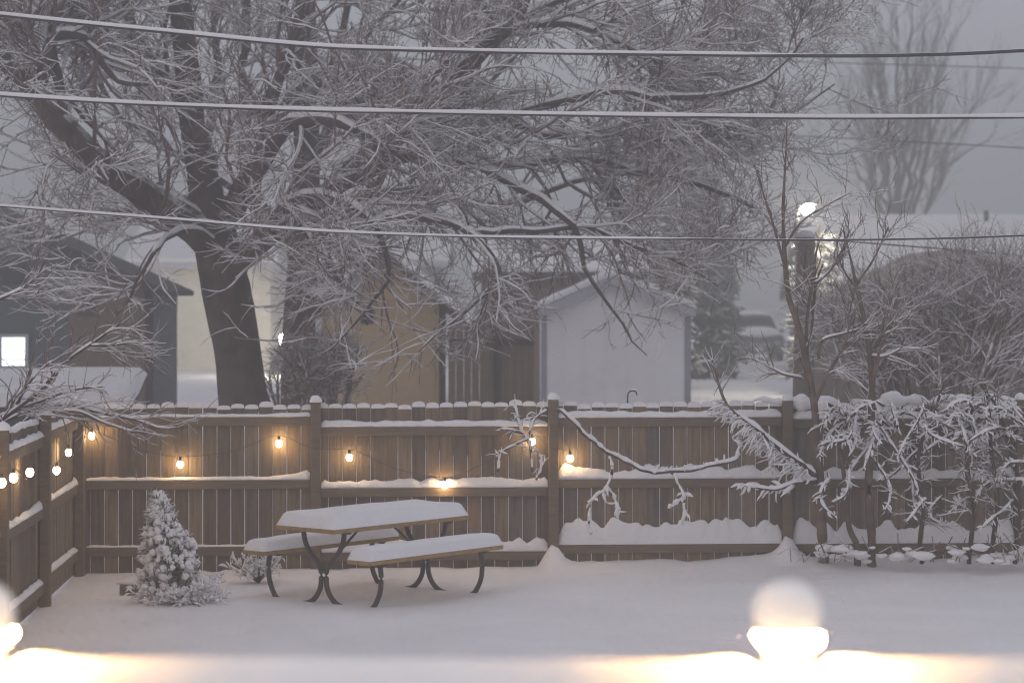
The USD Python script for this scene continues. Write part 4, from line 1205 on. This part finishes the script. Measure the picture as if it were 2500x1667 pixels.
t = thing('fence_shrub', 'small snowy twigs reaching over the rail around the bright bulb left of the post', 'shrub', at(1280, 1060, Yg))
P, R = stack_limbs([[(1300, 1150, Yg - .02, 3.5), (1296, 1090, Yg - .06, 3), (1270, 1055, Yg - .08, 3), (1220, 1048, Yg - .1, 2)],
                    [(1290, 1080, Yg - .05, 3), (1300, 1030, Yg - .08, 3), (1335, 1000, Yg - .1, 2)],
                    [(1285, 1075, Yg - .05, 3), (1262, 1020, Yg - .1, 2.5), (1255, 985, Yg - .1, 2)],
                    [(1215, 1150, Yg - .04, 3), (1222, 1110, Yg - .08, 3), (1260, 1085, Yg - .1, 2.5), (1290, 1070, Yg - .1, 2)],
                    [(1310, 1170, Yg - .05, 3), (1325, 1120, Yg - .1, 2.5), (1310, 1095, Yg - .1, 2)]], 44)
P[:, 1:] = roughen(P[:, 1:], 0.05, 24)
laden(t, P, R, 0.012, 31)
a, b = sprays(P, R, 16, (0.05, 0.22), 36, (0.004, 0.009), (-0.3, 0, 0), start=0.25)
part('spray_twigs', a, 'bark', t, kind='stuff')
part('spray_snow', b, 'snow', t, smooth=True, kind='stuff')

# vine tangle over the right fence bays
t = thing('vine_tangle', 'tangle of snow-loaded vines smothering the fence at the right edge', 'vine', at(2250, 1100, Yg))
vr = np.random.default_rng(5)
rows = []
for k in range(64):
    x0 = vr.uniform(2020, 2560)
    y0 = vr.choice([vr.uniform(985, 1060), vr.uniform(1060, 1250)], p=[0.7, 0.3])
    a = vr.uniform(-1, 1)
    ln = vr.uniform(60, 200)
    x1, y1 = x0 + a * ln, y0 + vr.uniform(0.1, 1.0) * ln * 0.75
    xm2, ym2 = (x0 + x1) / 2 + vr.normal(0, 18), (y0 + y1) / 2 + vr.normal(0, 14) - 10
    dd = vr.uniform(0.0, 0.3)
    rows.append([(x0, y0, Yg - dd + .1, 4), (xm2, ym2, Yg - dd, 4), (x1, y1, Yg - dd, 2.5)])
P, R = stack_limbs(rows, 20)
P[:, 1:] = roughen(P[:, 1:], 0.22, 44)
laden(t, P, R, 0.014, 61, 'vine_stem')
a, b = sprays(P, R, 30, (0.03, 0.15), 46, (0.004, 0.012), (0, -0.15, 0.1), lift=-0.03)
part('spray_twigs', a, 'bark', t, kind='stuff')
part('spray_snow', b, 'snow', t, smooth=True, kind='stuff')
rows = [[(p, 1375, Yg - .05, 6), (p + 4, 1250, Yg - .1, 6), (p - 6, 1120, Yg - .1, 5), (p + q, 1000, Yg, 4), (p + 2 * q, 930, Yg + .1, 2)] for p, q in ((2365, 10), (2425, -8), (2478, -40), (2250, 30))]
P, R = stack_limbs(rows, 20)
P[:, 2:] = roughen(P[:, 2:], 0.1, 47)
for i in range(len(P)):
    part('upright_stem', chains(P[i:i + 1], R[i:i + 1], 7), 'bark', t, smooth=True)
g = crown_of(P, R, [dict(each=22, length=(0.15, 0.6), angle=(0.4, 1.1), n=7, lift=0.0, wander=0.25, thick=0.5, rmax=0.007, rmin=0.0035), dict(each=5, length=(0.08, 0.25), angle=(0.4, 1.0), n=4, lift=0.0, wander=0.2, thick=0.7, rmax=0.005, rmin=0.003)])
for q, (a, b) in zip(('twigs', 'twig_tips'), g):
    part(q, chains(a, b, 4, 2.4), 'twig', t, kind='stuff')
# a thick roll of snow along the top where the vines lie over the boards
xx = np.linspace(along(1800), along(2560), 160)
c = O + xx[:, None] * ex + ey * 0.0
c[:, 2] = 1.66 + 0.02 + 0.14 * (fbm(np.stack([xx * 2.6, 0 * xx, 0 * xx], -1), 3, 6) - 0.5)
part('snow_roll', chains([c], ((0.012 + 0.085 * np.clip(2 * fbm(np.stack([xx * 4.5, 0 * xx, 0 * xx + 2], -1), 3, 8) - 0.45, 0.1, 1)) * np.clip((xx - xx[0]) / 0.6 + 0.1, 0, 1))[None], 9), 'snow', t, smooth=True)

# litter of snow-bowed weeds at the foot of the right fence
t = thing('weed_clumps', 'snow-bowed weeds and stones along the foot of the right fence', 'weeds', at(2150, 1370, Yg - 0.3), kind='stuff')
bits = [blob(at(vr.uniform(1990, 2560), vr.uniform(1335, 1372), Yg - vr.uniform(0.05, 0.35)), vr.uniform(0.02, 0.06) * np.array([1.7, 1.0, 0.7]), k, 2, 0.5) for k in range(46)]
part('snow_lumps', join(*bits), 'snow', t, smooth=True, kind='stuff')
w0 = np.array([at(vr.uniform(1930, 2550), 1372, Yg - vr.uniform(0.05, 0.4)) for _ in range(44)])
P = np.stack([w0, w0 + np.c_[vr.normal(0, .05, 44), vr.normal(0, .03, 44), vr.uniform(.05, .16, 44)], w0 + np.c_[vr.normal(0, .1, 44), vr.normal(0, .05, 44), vr.uniform(.08, .3, 44)]], 1)
part('stalks', chains(P, np.full((44, 3), 0.004), 4, 2), 'twig', t, kind='stuff')

# ------------------------------------------------------------------ little conifer and low plants on the left
Yc = 21.9
bx = at(398, 1430, Yc)
bx[2] = float(gz(bx[0], bx[1]))
t = thing('small_conifer', 'little cone-shaped evergreen plastered with snow, left of the picnic table', 'shrub', bx)
cr = np.random.default_rng(12)
part('trunk', chains([[bx + [0, 0, -0.1], bx + [0.02, 0, 0.5], bx + [-0.03, 0, 0.92]]], [[0.03, 0.02, 0.008]], 8), 'bark', t, smooth=True)
zt = 0.93
lumps, fol = [], []
for k in range(900):
    u = cr.uniform(0, 1) ** 0.75
    a = cr.uniform(0, 2 * np.pi)
    w = np.interp(u, [0, 0.15, 0.3, 0.45, 0.6, 0.75, 0.88, 1], [0.27, 0.285, 0.28, 0.25, 0.2, 0.125, 0.085, 0.03])
    w *= 0.72 + 0.56 * noise(np.array([[math.cos(a) * 1.6, math.sin(a) * 1.6, u * 6.0]]), 41)[0]
    cxs = np.interp(u, [0, 0.4, 0.7, 1], [0.07, 0.05, 0.0, -0.04])
    rr = w * cr.uniform(0.72, 1.05)
    c = bx + [cxs + rr * math.cos(a), rr * math.sin(a), 0.04 + u * zt]
    if fbm(c[None] * 8.0, 2, 3)[0] < 0.45 + 0.04 * (u < 0.75) - 0.3 * (u > 0.85) and cr.uniform() < 0.9:
        if k % 2:
            fol.append(c)
        continue
    s = cr.uniform(0.013, 0.036) * (1.1 - 0.3 * u)
    lumps.append(blob(c, cr.uniform(0.8, 1.3, 3) * s, k, 2, 0.55, 1.9))
    if k % 3 == 0:
        fol.append(c - [0, 0, s * 0.7])
part('snow_clumps', join(*lumps), 'snow', t, smooth=True, kind='stuff')
fol = np.array(fol)
ax = bx + np.c_[0.02 + 0 * fol[:, 0], 0 * fol[:, 0], fol[:, 2] - bx[2] - 0.06]
P = np.stack([ax, (ax + fol) / 2, fol], 1)
Q, q = spawn(P, np.full((len(P), 3), 0.008), 8, (0.05, 0.14), (0.3, 1.0), 4, lift=0.05, wander=0.2, thick=1, rmax=0.006, rmin=0.005, start=0.4)
part('foliage', join(chains(P, np.full((len(P), 3), 0.008), 4), chains(Q, q, 4, 1.3)), 'shrub_needle', t, kind='stuff')


def low_plant(name, lab, c, n, length, tilt, seed, look_='shrub_needle', each=9, cat='shrub'):
    r = np.random.default_rng(seed)
    t = thing(name, lab, cat, c)
    a = r.uniform(0, 2 * np.pi, n)
    e = r.uniform(*tilt, n)
    d = np.stack([np.cos(a) * np.cos(e), np.sin(a) * np.cos(e), np.sin(e)], -1)
    L = r.uniform(*length, n)
    s = np.linspace(0, 1, 7)
    P = c + d[:, None] * (L[:, None] * s)[..., None] + np.array([0, 0, -1.0]) * (0.12 * s ** 2)[None, :, None] * L[:, None, None]
    P[:, 1:] = roughen(P[:, 1:], 0.05, seed)
    R = np.repeat(np.linspace(0.006, 0.003, 7)[None], n, 0)
    A, B = sprays(P, R, each, (0.04, 0.14), seed, (0.006, 0.014), (0, 0, 0.2), 0.02, 0.25)
    part('stems', chains(P, R, 4), 'bark', t, kind='stuff')
    part('sprigs', A, look_, t, kind='stuff')
    part('sprig_snow', B, 'snow', t, smooth=True, kind='stuff')


b2 = at(440, 1425, Yc - .05)
b2[2] = float(gz(b2[0], b2[1]))
low_plant('creeping_juniper', 'low creeping juniper spreading right from the little evergreen', b2, 80, (0.2, 0.55), (0.05, 0.6), 3, each=16)
b3 = at(632, 1395, 23.4)
b3[2] = float(gz(b3[0], b3[1]))
low_plant('dry_grass_clump', 'snowy clump of dry stems behind the left bench', b3, 46, (0.18, 0.44), (0.5, 1.4), 4, each=8, cat='plant')
t = thing('garden_timber', 'dark landscape timber with a strip of snow left of the little evergreen', 'timber', at(335, 1385, 22.6))
c = at(345, 1392, 22.6)
part('beam', turn(rbox(c[0] - 0.2, c[0] + 0.3, c[1] - 0.06, c[1] + 0.06, -0.1, 0.08, 0.01), c, 8), 'rail_wood', t)
v, f = blob((c[0] + 0.05, c[1], 0.085), (0.27, 0.075, 0.05), 4, 3, 0.15)
v[:, 2] = np.maximum(v[:, 2], 0.082)
part('snow_strip', turn((v, f), c, 8), 'snow', t, smooth=True)

# shepherd hook above the fence
t = thing('plant_hook', 'black plant hook standing up over the fence before the white shed', 'hook', at(1532, 1000, 24.9))
c = spline([at(1532, 1090, 24.9), at(1532, 1000, 24.9), at(1533, 962, 24.9), at(1540, 954, 24.9), at(1550, 954, 24.9), at(1555, 964, 24.9)], 24)
part('rod', chains([c], np.full((1, 24), 0.007), 7), 'black_metal', t, smooth=True)
part('snow_dab', blob(at(1545, 951, 24.9), (0.035, 0.012, 0.01), 2, 2, 0.2), 'snow', t, smooth=True)

# bare branches coming in from the left, in front of the fence corner
Yl = 21.6
t = thing('leaning_branches', 'bare snow-lined branches reaching in from the left over the fence corner', 'branch', at(-60, 1060, Yl))
P, R = stack_limbs([[(-60, 1062, Yl, 6), (20, 1010, Yl, 5), (100, 945, Yl, 5), (180, 870, Yl, 4), (240, 830, Yl, 3.5), (300, 790, Yl, 2)],
                    [(-50, 1075, Yl + .3, 5), (60, 1005, Yl + .3, 4), (150, 985, Yl + .3, 4), (250, 1005, Yl + .3, 3.5), (340, 1025, Yl + .3, 3), (400, 1045, Yl + .3, 2), (440, 1046, Yl + .3, 1.5)],
                    [(-50, 1040, Yl + .1, 5), (60, 990, Yl + .1, 4), (160, 955, Yl + .1, 3.5), (260, 945, Yl + .1, 2)],
                    [(30, 1060, Yl + .2, 4), (110, 1000, Yl + .2, 4), (180, 1000, Yl + .2, 4), (260, 1030, Yl + .2, 3), (330, 1055, Yl + .2, 1.5)],
                    [(40, 985, Yl, 4), (80, 920, Yl - .1, 3), (130, 880, Yl - .1, 2)],
                    [(-40, 740, Yl + .4, 4), (30, 715, Yl + .4, 3.5), (70, 690, Yl + .4, 2.5), (110, 640, Yl + .4, 2)],
                    [(215, 845, Yl, 3), (290, 842, Yl, 2.5), (345, 835, Yl, 1.5)]], 20)
P[:, 1:] = roughen(P[:, 1:], 0.06, 72)
for i in range(len(P)):
    b = part('branch', chains(P[i:i + 1], R[i:i + 1], 7), 'bark', t, smooth=True)
    part('snow_line', snow_on(P[i:i + 1], R[i:i + 1], 6, 0.6, 1.0, 80 + i, 0.4, 0.012), 'snow', b, smooth=True)
g = crown_of(P, R, [dict(each=14, length=(0.2, 0.7), angle=(0.3, 0.9), n=8, lift=-0.01, wander=0.15, thick=0.5, rmax=0.008, rmin=0.004, start=0.1), dict(each=4, length=(0.1, 0.35), angle=(0.3, 0.9), n=5, lift=-0.02, wander=0.2, thick=0.7, rmax=0.006, rmin=0.003)])
for q, (a, b) in zip(('twigs', 'twig_tips'), g):
    part(q, chains(a, b, 4, 2.4), 'twig', t, kind='stuff')
